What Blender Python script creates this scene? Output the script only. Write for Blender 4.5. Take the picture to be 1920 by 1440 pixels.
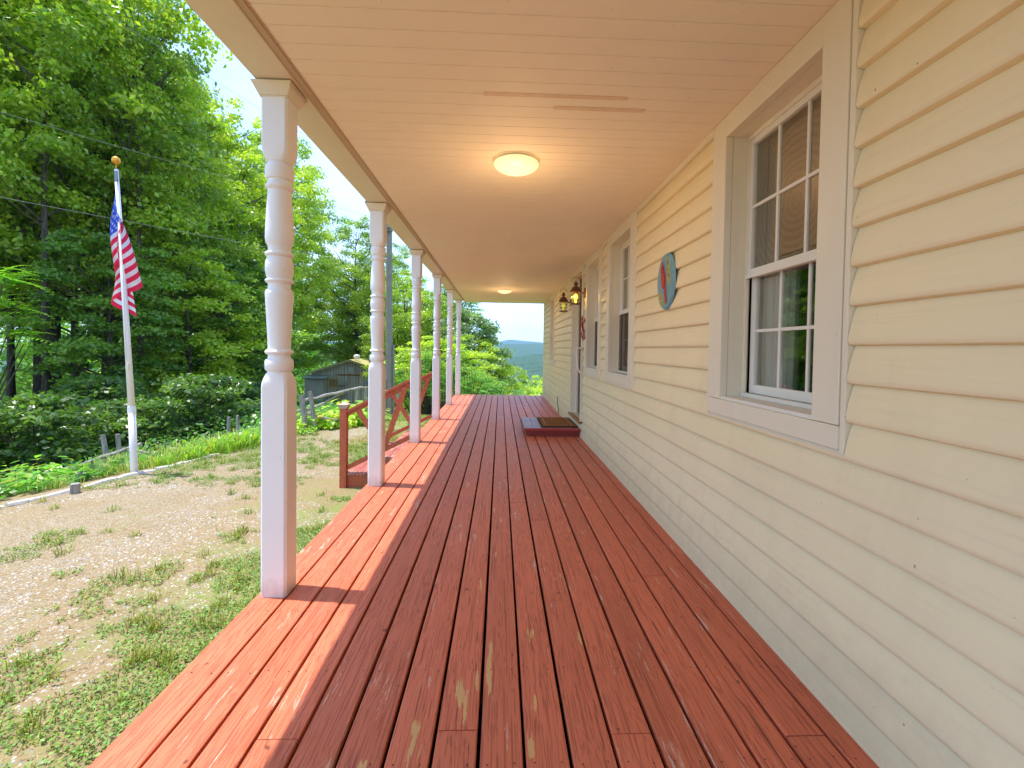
import bpy, math, random
import numpy as np
from mathutils import Vector, Matrix
D = bpy.data
for o in list(D.objects): D.objects.remove(o, do_unlink=True)
sc = bpy.context.scene
C = sc.collection
R = math.radians
# ------------------------------------------------------------------ camera
CAMZ = 1.28
yaw, pitch, roll = .0384, .0249, .0153
cam = D.objects.new('camera', D.cameras.new('camera')); C.objects.link(cam); sc.camera = cam
f = Vector((math.sin(yaw)*math.cos(pitch), math.cos(yaw)*math.cos(pitch), -math.sin(pitch)))
r0 = Vector((math.cos(yaw), -math.sin(yaw), 0)); u0 = r0.cross(f)
cr, sr = math.cos(roll), math.sin(roll)
r_ = cr*r0 + sr*u0; u_ = -sr*r0 + cr*u0
M = Matrix((r_, u_, -f)).transposed().to_4x4(); M.translation = (0, 0, CAMZ)
cam.matrix_world = M
cam.data.sensor_width = 36; cam.data.lens = 36*860/1920
cam.data.shift_x = -10.57/1920; cam.data.shift_y = -44.17/1920
cam.data.clip_start = .05; cam.data.clip_end = 20000
# ------------------------------------------------------------------ world, sun, exposure
SUN_EL = R(76.5)
sd = Vector((-math.cos(SUN_EL)*.988, math.cos(SUN_EL)*.155, math.sin(SUN_EL)))
w = D.worlds.new('World'); sc.world = w; w.use_nodes = True
nt = w.node_tree; nt.nodes.clear()
sky = nt.nodes.new('ShaderNodeTexSky'); sky.sky_type = 'NISHITA'; sky.sun_disc = False
sky.sun_elevation = SUN_EL; sky.sun_rotation = R(-81); sky.air_density = 1.0; sky.dust_density = .6; sky.ozone_density = 1.2
bg = nt.nodes.new('ShaderNodeBackground'); bg.inputs[1].default_value = .15
wo = nt.nodes.new('ShaderNodeOutputWorld')
tcw = nt.nodes.new('ShaderNodeTexCoord'); mpw = nt.nodes.new('ShaderNodeMapping')
mpw.inputs['Scale'].default_value = (1, 1, 2.6); mpw.inputs['Location'].default_value = (3.1, .4, 1.7)
nz = nt.nodes.new('ShaderNodeTexNoise'); nz.inputs['Scale'].default_value = 2.6; nz.inputs['Detail'].default_value = 8; nz.inputs['Roughness'].default_value = .55
rp = nt.nodes.new('ShaderNodeValToRGB'); rp.color_ramp.elements[0].position = .47; rp.color_ramp.elements[1].position = .70
rp.color_ramp.elements[0].color = (.25, .25, .25, 1); rp.color_ramp.elements[1].color = (.95, .95, .95, 1)
mxw = nt.nodes.new('ShaderNodeMixRGB'); mxw.inputs[2].default_value = (2.9, 3.0, 3.1, 1)
nt.links.new(tcw.outputs['Generated'], mpw.inputs[0]); nt.links.new(mpw.outputs[0], nz.inputs[0]); nt.links.new(nz.outputs[0], rp.inputs[0])
nt.links.new(rp.outputs[0], mxw.inputs[0]); nt.links.new(sky.outputs[0], mxw.inputs[1]); mt_ = nt.nodes.new('ShaderNodeMixRGB'); mt_.blend_type = 'MULTIPLY'; mt_.inputs[0].default_value = 1; mt_.inputs[2].default_value = (.72, .87, 1.05, 1); nt.links.new(mxw.outputs[0], mt_.inputs[1]); nt.links.new(mt_.outputs[0], bg.inputs[0]); nt.links.new(bg.outputs[0], wo.inputs[0])
sun = D.objects.new('sun', D.lights.new('sun', 'SUN')); C.objects.link(sun)
sun.data.energy = 2.0; sun.data.angle = R(.5); sun.data.color = (1, .955, .88)
sun.rotation_euler = (-sd).to_track_quat('-Z', 'Y').to_euler(); sun.location = (-4, 2, 9)
sc.view_settings.view_transform = 'Standard'; sc.view_settings.look = 'None'; sc.view_settings.gamma = 1
sc.view_settings.use_curve_mapping = False; sc.view_settings.exposure = 1.78
sc.render.engine = 'CYCLES'; sc.cycles.max_bounces = 8; sc.cycles.diffuse_bounces = 5; sc.cycles.transparent_max_bounces = 8
sc.cycles.use_denoising = True

# ------------------------------------------------------------------ helpers
class MB:
    def __init__(s): s.v = []; s.f = []; s.c = []; s.sm = False; s.T = None
    def add(s, vs, fs, col=None):
        n = len(s.v)
        if s.T is not None: vs = [tuple(s.T @ Vector(p)) for p in vs]
        s.v += [tuple(p) for p in vs]; s.f += [tuple(i+n for i in q) for q in fs]
        s.c += [col or (1, 1, 1)]*len(fs); return s
    def box(s, x0, x1, y0, y1, z0, z1, col=None):
        return s.add([(x0,y0,z0),(x1,y0,z0),(x1,y1,z0),(x0,y1,z0),(x0,y0,z1),(x1,y0,z1),(x1,y1,z1),(x0,y1,z1)],
                     [(0,3,2,1),(4,5,6,7),(0,1,5,4),(1,2,6,5),(2,3,7,6),(3,0,4,7)], col)
    def bar(s, a, b, wd, ht, up=(0,0,1), col=None):
        a = Vector(a); b = Vector(b); d = (b-a).normalized(); sx = d.cross(Vector(up)).normalized()*wd/2; uy = sx.cross(d).normalized()*ht/2
        vs = [a-sx-uy, a+sx-uy, a+sx+uy, a-sx+uy, b-sx-uy, b+sx-uy, b+sx+uy, b-sx+uy]
        return s.add(vs, [(0,1,2,3),(7,6,5,4),(1,0,4,5),(2,1,5,6),(3,2,6,7),(0,3,7,4)], col)
    def tube(s, pts, rad, n=8, col=None, cap=True):
        pts = [Vector(p) for p in pts]
        if not hasattr(rad, '__len__'): rad = [rad]*len(pts)
        vs = []; fs = []; prev = None
        for i, p in enumerate(pts):
            d = (pts[min(i+1, len(pts)-1)]-pts[max(i-1, 0)]).normalized()
            if prev is None:
                a = d.cross(Vector((0,0,1)) if abs(d.z) < .9 else Vector((1,0,0))).normalized()
            else: a = (prev - d*prev.dot(d)).normalized()
            prev = a; b = d.cross(a)
            for k in range(n):
                t = 2*math.pi*k/n; vs.append(p+(a*math.cos(t)+b*math.sin(t))*rad[i])
        for i in range(len(pts)-1):
            for k in range(n):
                k2 = (k+1) % n; fs.append((i*n+k, i*n+k2, (i+1)*n+k2, (i+1)*n+k))
        if cap: fs.append(tuple(range(n))[::-1]); fs.append(tuple((len(pts)-1)*n+k for k in range(n)))
        return s.add(vs, fs, col)
    def lathe(s, prof, c=(0,0), n=24, col=None, caps=False):
        vs = []; fs = []
        for r, z in prof:
            for k in range(n):
                t = 2*math.pi*k/n; vs.append((c[0]+r*math.cos(t), c[1]+r*math.sin(t), z))
        for i in range(len(prof)-1):
            for k in range(n):
                k2 = (k+1) % n; fs.append((i*n+k, i*n+k2, (i+1)*n+k2, (i+1)*n+k))
        if caps: fs.append(tuple(range(n))[::-1]); fs.append(tuple((len(prof)-1)*n+k for k in range(n)))
        return s.add(vs, fs, col)
    def prism(s, poly, axis, a, b, col=None):   # poly 2D, extruded along axis
        n = len(poly)
        def mk(p, t): return {'x': (t, p[0], p[1]), 'y': (p[0], t, p[1]), 'z': (p[0], p[1], t)}[axis]
        vs = [mk(p, a) for p in poly]+[mk(p, b) for p in poly]
        fs = [tuple(range(n)), tuple(range(n, 2*n))[::-1]]+[(i, i+n, (i+1) % n+n, (i+1) % n) for i in range(n)]
        return s.add(vs, fs, col)
def props(o, label=None, cat=None, group=None, kind=None):
    for k, v in (('label', label), ('category', cat), ('group', group), ('kind', kind)):
        if v: o[k] = v
    return o
def obj(name, mb, mat, parent=None, smooth=False, bevel=0, attr=False, loc=None, autosm=None):
    me = D.meshes.new(name); me.from_pydata(mb.v, [], mb.f); me.update()
    me.materials.append(mat)
    if attr:
        a = me.attributes.new('col', 'FLOAT_COLOR', 'FACE'); arr = np.ones((len(mb.f), 4), dtype=np.float32); arr[:, :3] = np.array(mb.c); a.data.foreach_set('color', arr.ravel())
    import bmesh
    bm = bmesh.new(); bm.from_mesh(me); bmesh.ops.recalc_face_normals(bm, faces=bm.faces); bm.to_mesh(me); bm.free()
    if smooth: me.polygons.foreach_set('use_smooth', [True]*len(me.polygons))
    o = D.objects.new(name, me); C.objects.link(o)
    if parent: o.parent = parent
    if loc: o.location = loc
    if bevel:
        m = o.modifiers.new('bevel', 'BEVEL'); m.width = bevel; m.segments = 2; m.limit_method = 'ANGLE'; m.angle_limit = R(40)
    if autosm:
        m = me; m.polygons.foreach_set('use_smooth', [True]*len(m.polygons))
        m.set_sharp_from_angle(angle=R(autosm))
    return o
def npmesh(name, verts, faces, mat, parent=None, cols=None, smooth=False):
    me = D.meshes.new(name); nv = len(verts); nf = len(faces); k = faces.shape[1]
    me.vertices.add(nv); me.vertices.foreach_set('co', np.asarray(verts, dtype=np.float32).ravel())
    me.loops.add(nf*k); me.loops.foreach_set('vertex_index', np.asarray(faces, dtype=np.int32).ravel())
    me.polygons.add(nf); me.polygons.foreach_set('loop_start', np.arange(0, nf*k, k, dtype=np.int32))
    me.update(calc_edges=True)
    if cols is not None:
        a = me.attributes.new('col', 'FLOAT_COLOR', 'FACE'); arr = np.ones((nf, 4), dtype=np.float32); arr[:, :3] = cols; a.data.foreach_set('color', arr.ravel())
    if smooth: me.polygons.foreach_set('use_smooth', np.ones(nf, dtype=bool))
    me.materials.append(mat)
    o = D.objects.new(name, me); C.objects.link(o)
    if parent: o.parent = parent
    return o
def empty(name, loc=(0,0,0), label=None, cat=None, group=None):
    o = D.objects.new(name, None); C.objects.link(o); o.location = loc; o.empty_display_size = .1
    return props(o, label, cat, group)
def dup(root, loc, rotz=0, scale=1, label=None, group=None):
    r = root.copy(); C.objects.link(r); r.location = loc; r.rotation_euler = (0, 0, rotz)
    r.scale = scale if hasattr(scale, '__len__') else (scale,)*3
    if label: r['label'] = label
    if group: r['group'] = group
    for ch in list(root.children):
        c = ch.copy(); C.objects.link(c); c.parent = r
        for g in ch.children:
            d = g.copy(); C.objects.link(d); d.parent = c
    return r
# node helper
class NT:
    def __init__(s, name):
        s.m = D.materials.new(name); s.m.use_nodes = True; s.t = s.m.node_tree; s.t.nodes.clear()
        s.out = s.t.nodes.new('ShaderNodeOutputMaterial'); s.p = s.n('BsdfPrincipled'); s.t.links.new(s.p.outputs[0], s.out.inputs[0])
    def n(s, ty, **kw):
        nd = s.t.nodes.new('ShaderNode'+ty)
        for k, v in kw.items():
            if k.startswith('_'): setattr(nd, k[1:], v)
            else: s.set(nd, k, v)
        return nd
    def set(s, nd, k, v):
        i = nd.inputs[int(k[1:])] if (k[0] == 'i' and k[1:].isdigit()) else nd.inputs[k.replace('__', ' ')]
        if hasattr(v, 'links') or isinstance(v, bpy.types.NodeSocket): s.t.links.new(v, i)
        else: i.default_value = v
    def coord(s, scale=(1,1,1), loc=(0,0,0), kind='Object', vec=None):
        src = vec if vec is not None else s.n('TexCoord').outputs[kind]
        return s.n('Mapping', Vector=src, Scale=scale, Location=loc).outputs[0]
    def noise(s, vec, scale=5, detail=4, rough=.5, dist=0):
        return s.n('TexNoise', Vector=vec, Scale=scale, Detail=detail, Roughness=rough, Distortion=dist).outputs[0]
    def ramp(s, fac, stops):
        nd = s.n('ValToRGB', Fac=fac); e = nd.color_ramp.elements
        while len(e) < len(stops): e.new(.5)
        for el, (p, c) in zip(e, stops):
            el.position = p; el.color = (c, c, c, 1) if not hasattr(c, '__len__') else (*c, 1)
        return nd.outputs[0]
    def mix(s, fac, a, b, mode='MIX'):
        nd = s.t.nodes.new('ShaderNodeMixRGB'); nd.blend_type = mode
        for i, v in enumerate((fac, a, b)):
            if isinstance(v, bpy.types.NodeSocket): s.t.links.new(v, nd.inputs[i])
            else: nd.inputs[i].default_value = v if i == 0 else ((*v, 1) if len(v) == 3 else v)
        return nd.outputs[0]
    def math(s, op, a, b=0.0):
        nd = s.n('Math', _operation=op, i0=a, i1=b); return nd.outputs[0]
    def bump(s, h, strength=.3, dist=.01):
        b = s.n('Bump', Height=h, Strength=strength, Distance=dist); s.set(s.p, 'Normal', b.outputs[0])
    def fin(s, col=None, rough=.5, spec=.5, metal=0):
        if col is not None: s.set(s.p, 'Base__Color', col if isinstance(col, bpy.types.NodeSocket) else (*col, 1))
        s.set(s.p, 'Roughness', rough); s.set(s.p, 'Specular__IOR__Level', spec); s.set(s.p, 'Metallic', metal)
        return s.m
def plain(name, col, rough=.5, spec=.4, metal=0, var=.12, vs=3.0, bump=0, bs=60):
    m = NT(name); v = m.coord(); n = m.noise(v, vs, 5, .6)
    c = m.mix(n, tuple(x*(1-var) for x in col), tuple(min(1, x*(1+var)) for x in col))
    if bump: m.bump(m.noise(v, bs, 4), bump, .003)
    return m.fin(c, rough, spec, metal)

# ------------------------------------------------------------------ materials
def mat_paintwood(name, base, dark, worn, wornamt=.62, spots=(), seedless=False, axis='y', rough=.5):
    m = NT(name); a = m.n('Attribute', _attribute_name='col')
    tc = m.n('TexCoord').outputs['Object']
    off = m.n('VectorMath', _operation='MULTIPLY_ADD', i0=a.outputs['Color'], i1=(7.3, 11.1, 5.7), i2=tc).outputs[0]
    st = {'y': (1, .03, 1), 'x': (.03, 1, 1), 'z': (1, 1, .03)}[axis]
    warp = m.noise(m.coord(tuple(x*9 for x in (1, .22, 1)), vec=off), 1, 2)
    wv = m.n('VectorMath', _operation='MULTIPLY_ADD', i0=warp, i1=(.05, .05, .05), i2=off).outputs[0]
    g1 = m.noise(m.coord(tuple(q if q == 1 else .006 for q in st), vec=wv), 240, 2, .5)
    g2 = m.noise(m.coord(tuple(q if q == 1 else .022 for q in st), vec=wv), 85, 4, .65)
    g3 = m.noise(m.coord((1, .25, 1), vec=off), 4.5, 3, .6)
    fine = m.ramp(g1, [(.38, 1), (.49, 0)]); cracks = m.ramp(g2, [(.30, 1), (.38, 0)])
    tone = m.n('SeparateColor', Color=a.outputs['Color']).outputs[1]
    c = m.mix(g3, tuple(x*.82 for x in base), tuple(x*1.16 for x in base))
    c = m.mix(m.math('MULTIPLY', tone, .42), c, tuple(x*.62 for x in base))
    c = m.mix(m.math('MULTIPLY', fine, .55), c, dark)
    c = m.mix(m.math('MULTIPLY', cracks, .8), c, tuple(x*.45 for x in dark))
    ws = m.noise(m.coord((1, .1, 1), vec=off), 38, 5, .7); wb = m.noise(tc, 2.2, 3)
    wm = m.ramp(m.math('ADD', m.math('MULTIPLY', ws, .75), m.math('MULTIPLY', wb, .28)), [(wornamt, 0), (wornamt+.035, 1)])
    c = m.mix(m.math('MULTIPLY', wm, .65), c, worn)
    if spots:
        sn = m.noise(m.coord((1, .13, 1), vec=tc), 42, 4, .62, .4)
        acc = None
        for (x, y, rx, ry) in spots:
            sb = m.n('VectorMath', _operation='SUBTRACT', i0=tc, i1=(x, y, 0)).outputs[0]
            q = m.n('VectorMath', _operation='MULTIPLY', i0=sb, i1=(1/rx, 1/ry, 0)).outputs[0]
            ln = m.n('VectorMath', _operation='LENGTH', i0=q).outputs['Value']
            e = m.ramp(ln, [(0, 1), (1, 0)])
            acc = e if acc is None else m.math('MAXIMUM', acc, e)
        sm = m.ramp(m.math('ADD', m.math('MULTIPLY', acc, .34), sn), [(.70, 0), (.72, 1)])
        c = m.mix(m.math('MULTIPLY', sm, .85), c, (.66, .40, .15))
    kn = m.noise(tc, 23, 2, .4); kd = m.ramp(kn, [(.24, 1), (.27, 0)])
    c = m.mix(m.math('MULTIPLY', kd, .7), c, (.05, .025, .02))
    m.bump(m.math('SUBTRACT', m.math('MULTIPLY', g2, .5), m.math('MULTIPLY', fine, .4)), .55, .004)
    return m.fin(c, m.ramp(g3, [(0, rough-.1), (1, rough+.12)]), .42)
m_deck = mat_paintwood('deck_paint', (.68, .175, .085), (.25, .045, .022), (.66, .46, .34), .615,
    spots=[(-.097, 2.42, .022, .17), (-.118, 1.66, .042, .17), (-.075, 1.72, .022, .16), (-.022, 1.85, .018, .38), (-.255, 1.47, .035, .17), (.155, 2.02, .03, .12), (.12, 1.44, .03, .12), (.375, 2.0, .022, .09), (-.40, 1.36, .02, .10), (.145, 1.62, .02, .1)])
m_redwood = mat_paintwood('railing_paint', (.58, .13, .052), (.09, .02, .012), (.5, .3, .2), .7, axis='z')
m_redstep = mat_paintwood('step_paint', (.45, .115, .08), (.12, .03, .025), (.62, .45, .34), .56, axis='y')
m_darkred = plain('door_step_paint', (.22, .025, .022), .35, .5, var=.25, vs=8)
m_steptop = mat_paintwood('door_step_top', (.30, .10, .09), (.1, .03, .03), (.45, .36, .33), .6, axis='y', rough=.38)
def vinyl(name, col, dirt=.35):
    m = NT(name); v = m.coord()
    big = m.noise(v, .9, 4, .6); st = m.noise(m.coord((1, 1, .18)), 5, 5, .6)
    c = m.mix(big, tuple(x*.93 for x in col), tuple(min(1, x*1.05) for x in col))
    c = m.mix(m.math('MULTIPLY', m.ramp(st, [(.5, 0), (.78, 1)]), dirt), c, tuple(x*.72 for x in col))
    sp = m.noise(v, 70, 1, .3); c = m.mix(m.ramp(sp, [(.17, .6), (.19, 0)]), c, (.1, .07, .04))
    if name == 'post_vinyl':
        zz = m.n('SeparateXYZ', Vector=v).outputs[2]
        lo = m.n('MapRange', Value=m.math('ADD', zz, m.math('MULTIPLY', m.noise(v, 22, 5, .7), -.16)), i1=-.09, i2=.03).outputs[0]
        c = m.mix(m.math('MULTIPLY', m.math('SUBTRACT', 1, lo), .5), c, (.30, .22, .16))
        c = m.mix(m.math('MULTIPLY', m.ramp(m.noise(v, 60, 4, .7), [(.62, 0), (.7, 1)]), .25), c, (.5, .44, .36))
    if dirt > .25:
        zz = m.n('SeparateXYZ', Vector=v).outputs[2]
        lo = m.n('MapRange', Value=m.math('ADD', zz, m.math('MULTIPLY', m.noise(v, 7, 5, .7), -.5)), i1=-.25, i2=.12).outputs[0]
        c = m.mix(m.math('MULTIPLY', m.math('SUBTRACT', 1, lo), .35), c, (.30, .24, .15))
        gr = m.noise(m.coord((1, .06, 1.6)), 30, 5, .75); c = m.mix(m.math('MULTIPLY', m.ramp(gr, [(.52, 0), (.75, 1)]), .22), c, tuple(x*.6 for x in col))
    m.bump(m.math('ADD', m.noise(m.coord((1, .12, 1)), 90, 3), m.math('MULTIPLY', m.noise(m.coord((1, .5, 2)), 1.6, 2), 6)), .10, .002)
    return m.fin(c, .6 if 'ceiling' in name else .45, .35)
m_siding = vinyl('siding_vinyl', (.85, .725, .455), .28)
m_trim = vinyl('trim_vinyl', (.78, .71, .54), .22)
m_white = vinyl('sash_vinyl', (.76, .735, .64), .12)
m_ceil = vinyl('ceiling_vinyl', (.88, .79, .64), .15)
m_beam = vinyl('beam_vinyl', (.78, .70, .54), .2)
m_channel = plain('channel_vinyl', (.52, .39, .25), .5)
m_post = vinyl('post_vinyl', (.84, .83, .82), .06)
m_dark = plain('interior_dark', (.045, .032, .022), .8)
m_black = plain('gap_black', (.012, .01, .009), .8)
m_stain = plain('water_stain', (.74, .57, .41), .6, var=.2, vs=20)
m_curt = NT('curtain'); v = m_curt.coord((1, 22, 1)); wv = m_curt.noise(v, 1.3, 3)
m_curt = m_curt.fin(m_curt.mix(wv, (.42, .38, .33), (.8, .76, .68)), .85, .1)
m_shade = NT('woven_shade'); tcs = m_shade.n('TexCoord').outputs['Object']
wa = m_shade.n('TexWave', _wave_type='RINGS', _rings_direction='X', Vector=m_shade.coord((1, 1, 1), loc=(0, -2.13, -2.0), vec=tcs), Scale=9, Distortion=3.2, Detail=2).outputs[0]
wb = m_shade.n('TexWave', _bands_direction='DIAGONAL', Vector=tcs, Scale=26, Distortion=.6).outputs[0]
m_shade = m_shade.fin(m_shade.mix(m_shade.math('MULTIPLY', m_shade.math('ADD', wa, wb), .5), (.03, .018, .01), (.27, .17, .10)), .7, .2)
def glassmat(name, tint=(1,1,1), refl=.26):
    m = NT(name); t = m.t
    tr = m.n('BsdfTransparent', Color=(*tint, 1)); gl = m.n('BsdfGlossy', Roughness=.02); gl.inputs[0].default_value = (1, 1, 1, 1)
    fr = m.n('LayerWeight', Blend=.35).outputs['Facing']
    fa = m.math('ADD', m.math('MULTIPLY', m.math('POWER', fr, 2.5), .75), refl*.5)
    mx = m.n('MixShader', i0=fa); t.links.new(tr.outputs[0], mx.inputs[1]); t.links.new(gl.outputs[0], mx.inputs[2]); t.links.new(mx.outputs[0], m.out.inputs[0])
    return m.m
m_glass = glassmat('window_glass', (.92, .95, .93))
m_lglass = glassmat('lantern_glass', (.95, .93, .86), .08)
m_screen = NT('insect_screen'); m_screen.set(m_screen.p, 'Alpha', .38); m_screen = m_screen.fin((.10, .07, .045), .7, .2)
m_copper = plain('lantern_copper', (.17, .075, .03), .45, .5, .6, var=.3, vs=30)
m_grayw = NT('weathered_wood'); vv = m_grayw.coord((1, 1, .08)); g = m_grayw.noise(vv, 30, 5, .65)
m_grayw.bump(g, .4, .01); m_grayw = m_grayw.fin(m_grayw.ramp(g, [(.3, (.13, .115, .095)), (.55, (.34, .32, .28)), (.75, (.46, .44, .40))]), .8, .2)
m_barn = NT('barn_boards'); vv = m_barn.coord((1, 1, .05)); g = m_barn.noise(vv, 9, 6, .7); g2 = m_barn.noise(m_barn.coord((1,1,.5)), 1.3, 4)
bw = m_barn.n('TexWave', _bands_direction='X', Vector=m_barn.coord(), Scale=1.35, Distortion=0).outputs[0]
cc = m_barn.mix(g2, m_barn.ramp(g, [(.3, (.23, .19, .15)), (.6, (.66, .58, .48))]), m_barn.ramp(g, [(.3, (.36, .30, .23)), (.6, (.76, .68, .56))]))
m_barn = m_barn.fin(m_barn.mix(m_barn.ramp(bw, [(0, .8), (.06, 0)]), cc, (.05, .045, .04)), .85, .15)
def leafmat(name, gain=1.0, trans=.35, rough=.45):
    m = NT(name); a = m.n('Attribute', _attribute_name='col'); oi = m.n('ObjectInfo').outputs['Random']
    c = m.mix(m.math('MULTIPLY', oi, .35), a.outputs['Color'], m.n('Gamma', Color=a.outputs['Color'], Gamma=1.18).outputs[0])
    if gain != 1: c = m.n('VectorMath', _operation='SCALE', i0=c, Scale=gain).outputs[0]
    m.fin(c, rough, .7)
    tl = m.n('BsdfTranslucent', Color=m.mix(1, c, (1.15, 1.25, .55), 'MULTIPLY'))
    mx = m.n('MixShader', i0=trans); m.t.links.new(m.p.outputs[0], mx.inputs[1]); m.t.links.new(tl.outputs[0], mx.inputs[2]); m.t.links.new(mx.outputs[0], m.out.inputs[0])
    return m.m
m_leaf = leafmat('leaves', 2.8, .52, .34)
m_bark = NT('bark'); vv = m_bark.coord((1, 1, .25)); g = m_bark.noise(vv, 14, 6, .7); m_bark.bump(g, .8, .03)
m_bark = m_bark.fin(m_bark.ramp(g, [(.3, (.035, .028, .02)), (.7, (.16, .135, .10))]), .9, .1)
m_pole = plain('pole_wood', (.24, .22, .18), .85, .2, var=.3, vs=6)
m_metalgray = plain('box_metal', (.22, .25, .28), .5, .4, .3)

# ------------------------------------------------------------------ ground
def sm(a, b, x): t = np.clip((x-a)/(b-a), 0, 1); return t*t*(3-2*t)
def edge_x(y): return np.interp(y, [-3, 5.48, 6.7, 7.5, 8.6, 10, 12, 14], [-9.7, -5.75, -5.19, -5.02, -4.5, -4.1, -4.0, -4.6])
def vnoise(x, y, s=1., seed=0):
    x = np.asarray(x)*s; y = np.asarray(y)*s
    xi = np.floor(x).astype(np.int64); yi = np.floor(y).astype(np.int64); xf = x-xi; yf = y-yi
    def h(a, b):
        n = (a*374761393+b*668265263+seed*974634777) & 0x7fffffff; n = ((n ^ (n >> 13))*1274126177) & 0x7fffffff
        return ((n ^ (n >> 16)) & 0xffff)/65535.
    u = xf*xf*(3-2*xf); v_ = yf*yf*(3-2*yf)
    return (h(xi, yi)*(1-u)+h(xi+1, yi)*u)*(1-v_)+(h(xi, yi+1)*(1-u)+h(xi+1, yi+1)*u)*v_
def zg(x, y):
    x = np.asarray(x, float); y = np.asarray(y, float)
    A = np.interp(y, [-60, 12, 17, 39, 60, 100, 250, 600, 900], [-.62, -.62, -1.22, -3.0, -6.5, -16, -50, -100, -125])
    B = np.interp(y, [-60, 12, 17, 22, 30, 40, 60, 100, 300, 600, 900], [-.62, -.62, -1.22, -2.3, -4.3, -8, -15, -26, -65, -105, -125])
    s = sm(-8, -3, x+.12*np.clip(y-20, 0, 50)*0)
    z = A*(1-s)+B*s
    dl = np.clip(edge_x(y)-.15-x, 0, 60)*(1-.75*sm(11, 15, y))
    z = z-np.where(dl < 14, .16*dl, .16*14+.05*(dl-14))
    return z+(vnoise(x, y, .9, 3)-.5)*.05*sm(0, 2, np.abs(x+1.2))+(vnoise(x, y, .12, 5)-.5)*.8*sm(16, 50, np.hypot(x, y))
xs = np.unique(np.concatenate([-np.geomspace(14, 1500, 60), np.linspace(-14, 3, 120), np.geomspace(3.2, 1500, 60)]))
ys = np.unique(np.concatenate([-np.geomspace(3, 60, 12), np.linspace(-3, 20, 160), np.geomspace(20.3, 900, 90)]))
X, Y = np.meshgrid(xs, ys); Z = zg(X, Y)
nx, ny = len(xs), len(ys); idx = np.arange(nx*ny).reshape(ny, nx)
F4 = np.stack([idx[:-1, :-1], idx[:-1, 1:], idx[1:, 1:], idx[1:, :-1]], -1).reshape(-1, 4)
def cells(r, c, d): return 0
g = NT('yard_ground'); tc = g.n('TexCoord').outputs['Object']; sep = g.n('SeparateXYZ', Vector=tc)
xx, yy = sep.outputs[0], sep.outputs[1]
soil = g.mix(g.noise(tc, 2.2, 6, .6), (.20, .135, .065), (.34, .25, .13))
dry = g.mix(g.noise(g.coord((1, 1, 1)), 55, 4, .7), (.15, .10, .05), (.42, .32, .19))
base = g.mix(.6, soil, dry)
vor = g.n('TexVoronoi', Vector=tc, Scale=80, Randomness=1); chipc = g.n('SeparateColor', Color=vor.outputs['Color'])
chip = g.math('LESS_THAN', vor.outputs['Distance'], .42)
gx = g.math('ADD', xx, g.math('MULTIPLY', g.noise(tc, .8, 3), 1.2))
gm = g.math('MULTIPLY', g.ramp(g.n('MapRange', Value=gx, i1=-5.2, i2=-2.2).outputs[0], [(0, .1), (.35, .8), (.7, .75), (1, 0)]), g.ramp(g.noise(tc, 1.1, 4, .6), [(.32, .15), (.52, 1)]))
pick = g.math('LESS_THAN', chipc.outputs[0], g.math('MULTIPLY', gm, .85))
cm = g.math('MULTIPLY', chip, pick)
base = g.mix(cm, base, g.mix(chipc.outputs[1], (.24, .23, .21), (.50, .48, .44)))
gr1 = g.mix(g.noise(tc, 40, 3, .7), (.11, .16, .03), (.27, .33, .085))
gn = g.noise(tc, 1.6, 6, .68)
nearg = g.ramp(g.n('MapRange', Value=gx, i1=-2.7, i2=-1.2).outputs[0], [(0, 0), (1, .30)])
fary = g.ramp(g.n('MapRange', Value=yy, i1=7.5, i2=14.5).outputs[0], [(0, 0), (1, .34)])
gk = g.math('MULTIPLY', g.ramp(g.math('ADD', g.math('ADD', gn, nearg), fary), [(.58, 0), (.86, 1)]), g.ramp(g.noise(tc, 16, 4, .7), [(.35, .15), (.6, 1)]))
base = g.mix(gk, base, gr1)
# woods floor beyond the edging
wf = g.n('MapRange', Value=g.math('ADD', xx, g.math('MULTIPLY', yy, -.28)), i1=-8.3, i2=-9.6).outputs[0]
wf = g.math('MULTIPLY', wf, g.n('MapRange', Value=g.math('ADD', xx, g.math('MULTIPLY', yy, .43)), i1=1.2, i2=-1.5).outputs[0])
base = g.mix(wf, base, g.mix(g.noise(tc, 6, 5, .7), (.02, .035, .008), (.09, .07, .035)))
far = g.n('MapRange', Value=yy, i1=42, i2=48).outputs[0]
base = g.mix(far, base, g.mix(g.noise(tc, .5, 4, .7), (.03, .07, .01), (.10, .17, .04)))
g.bump(g.math('ADD', g.noise(tc, 60, 4, .7), cm), .5, .012)
m_ground = g.fin(base, .9, .15)
gnd = npmesh('ground', np.stack([X, Y, Z], -1).reshape(-1, 3), F4, m_ground, smooth=True); gnd['kind'] = 'structure'

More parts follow.
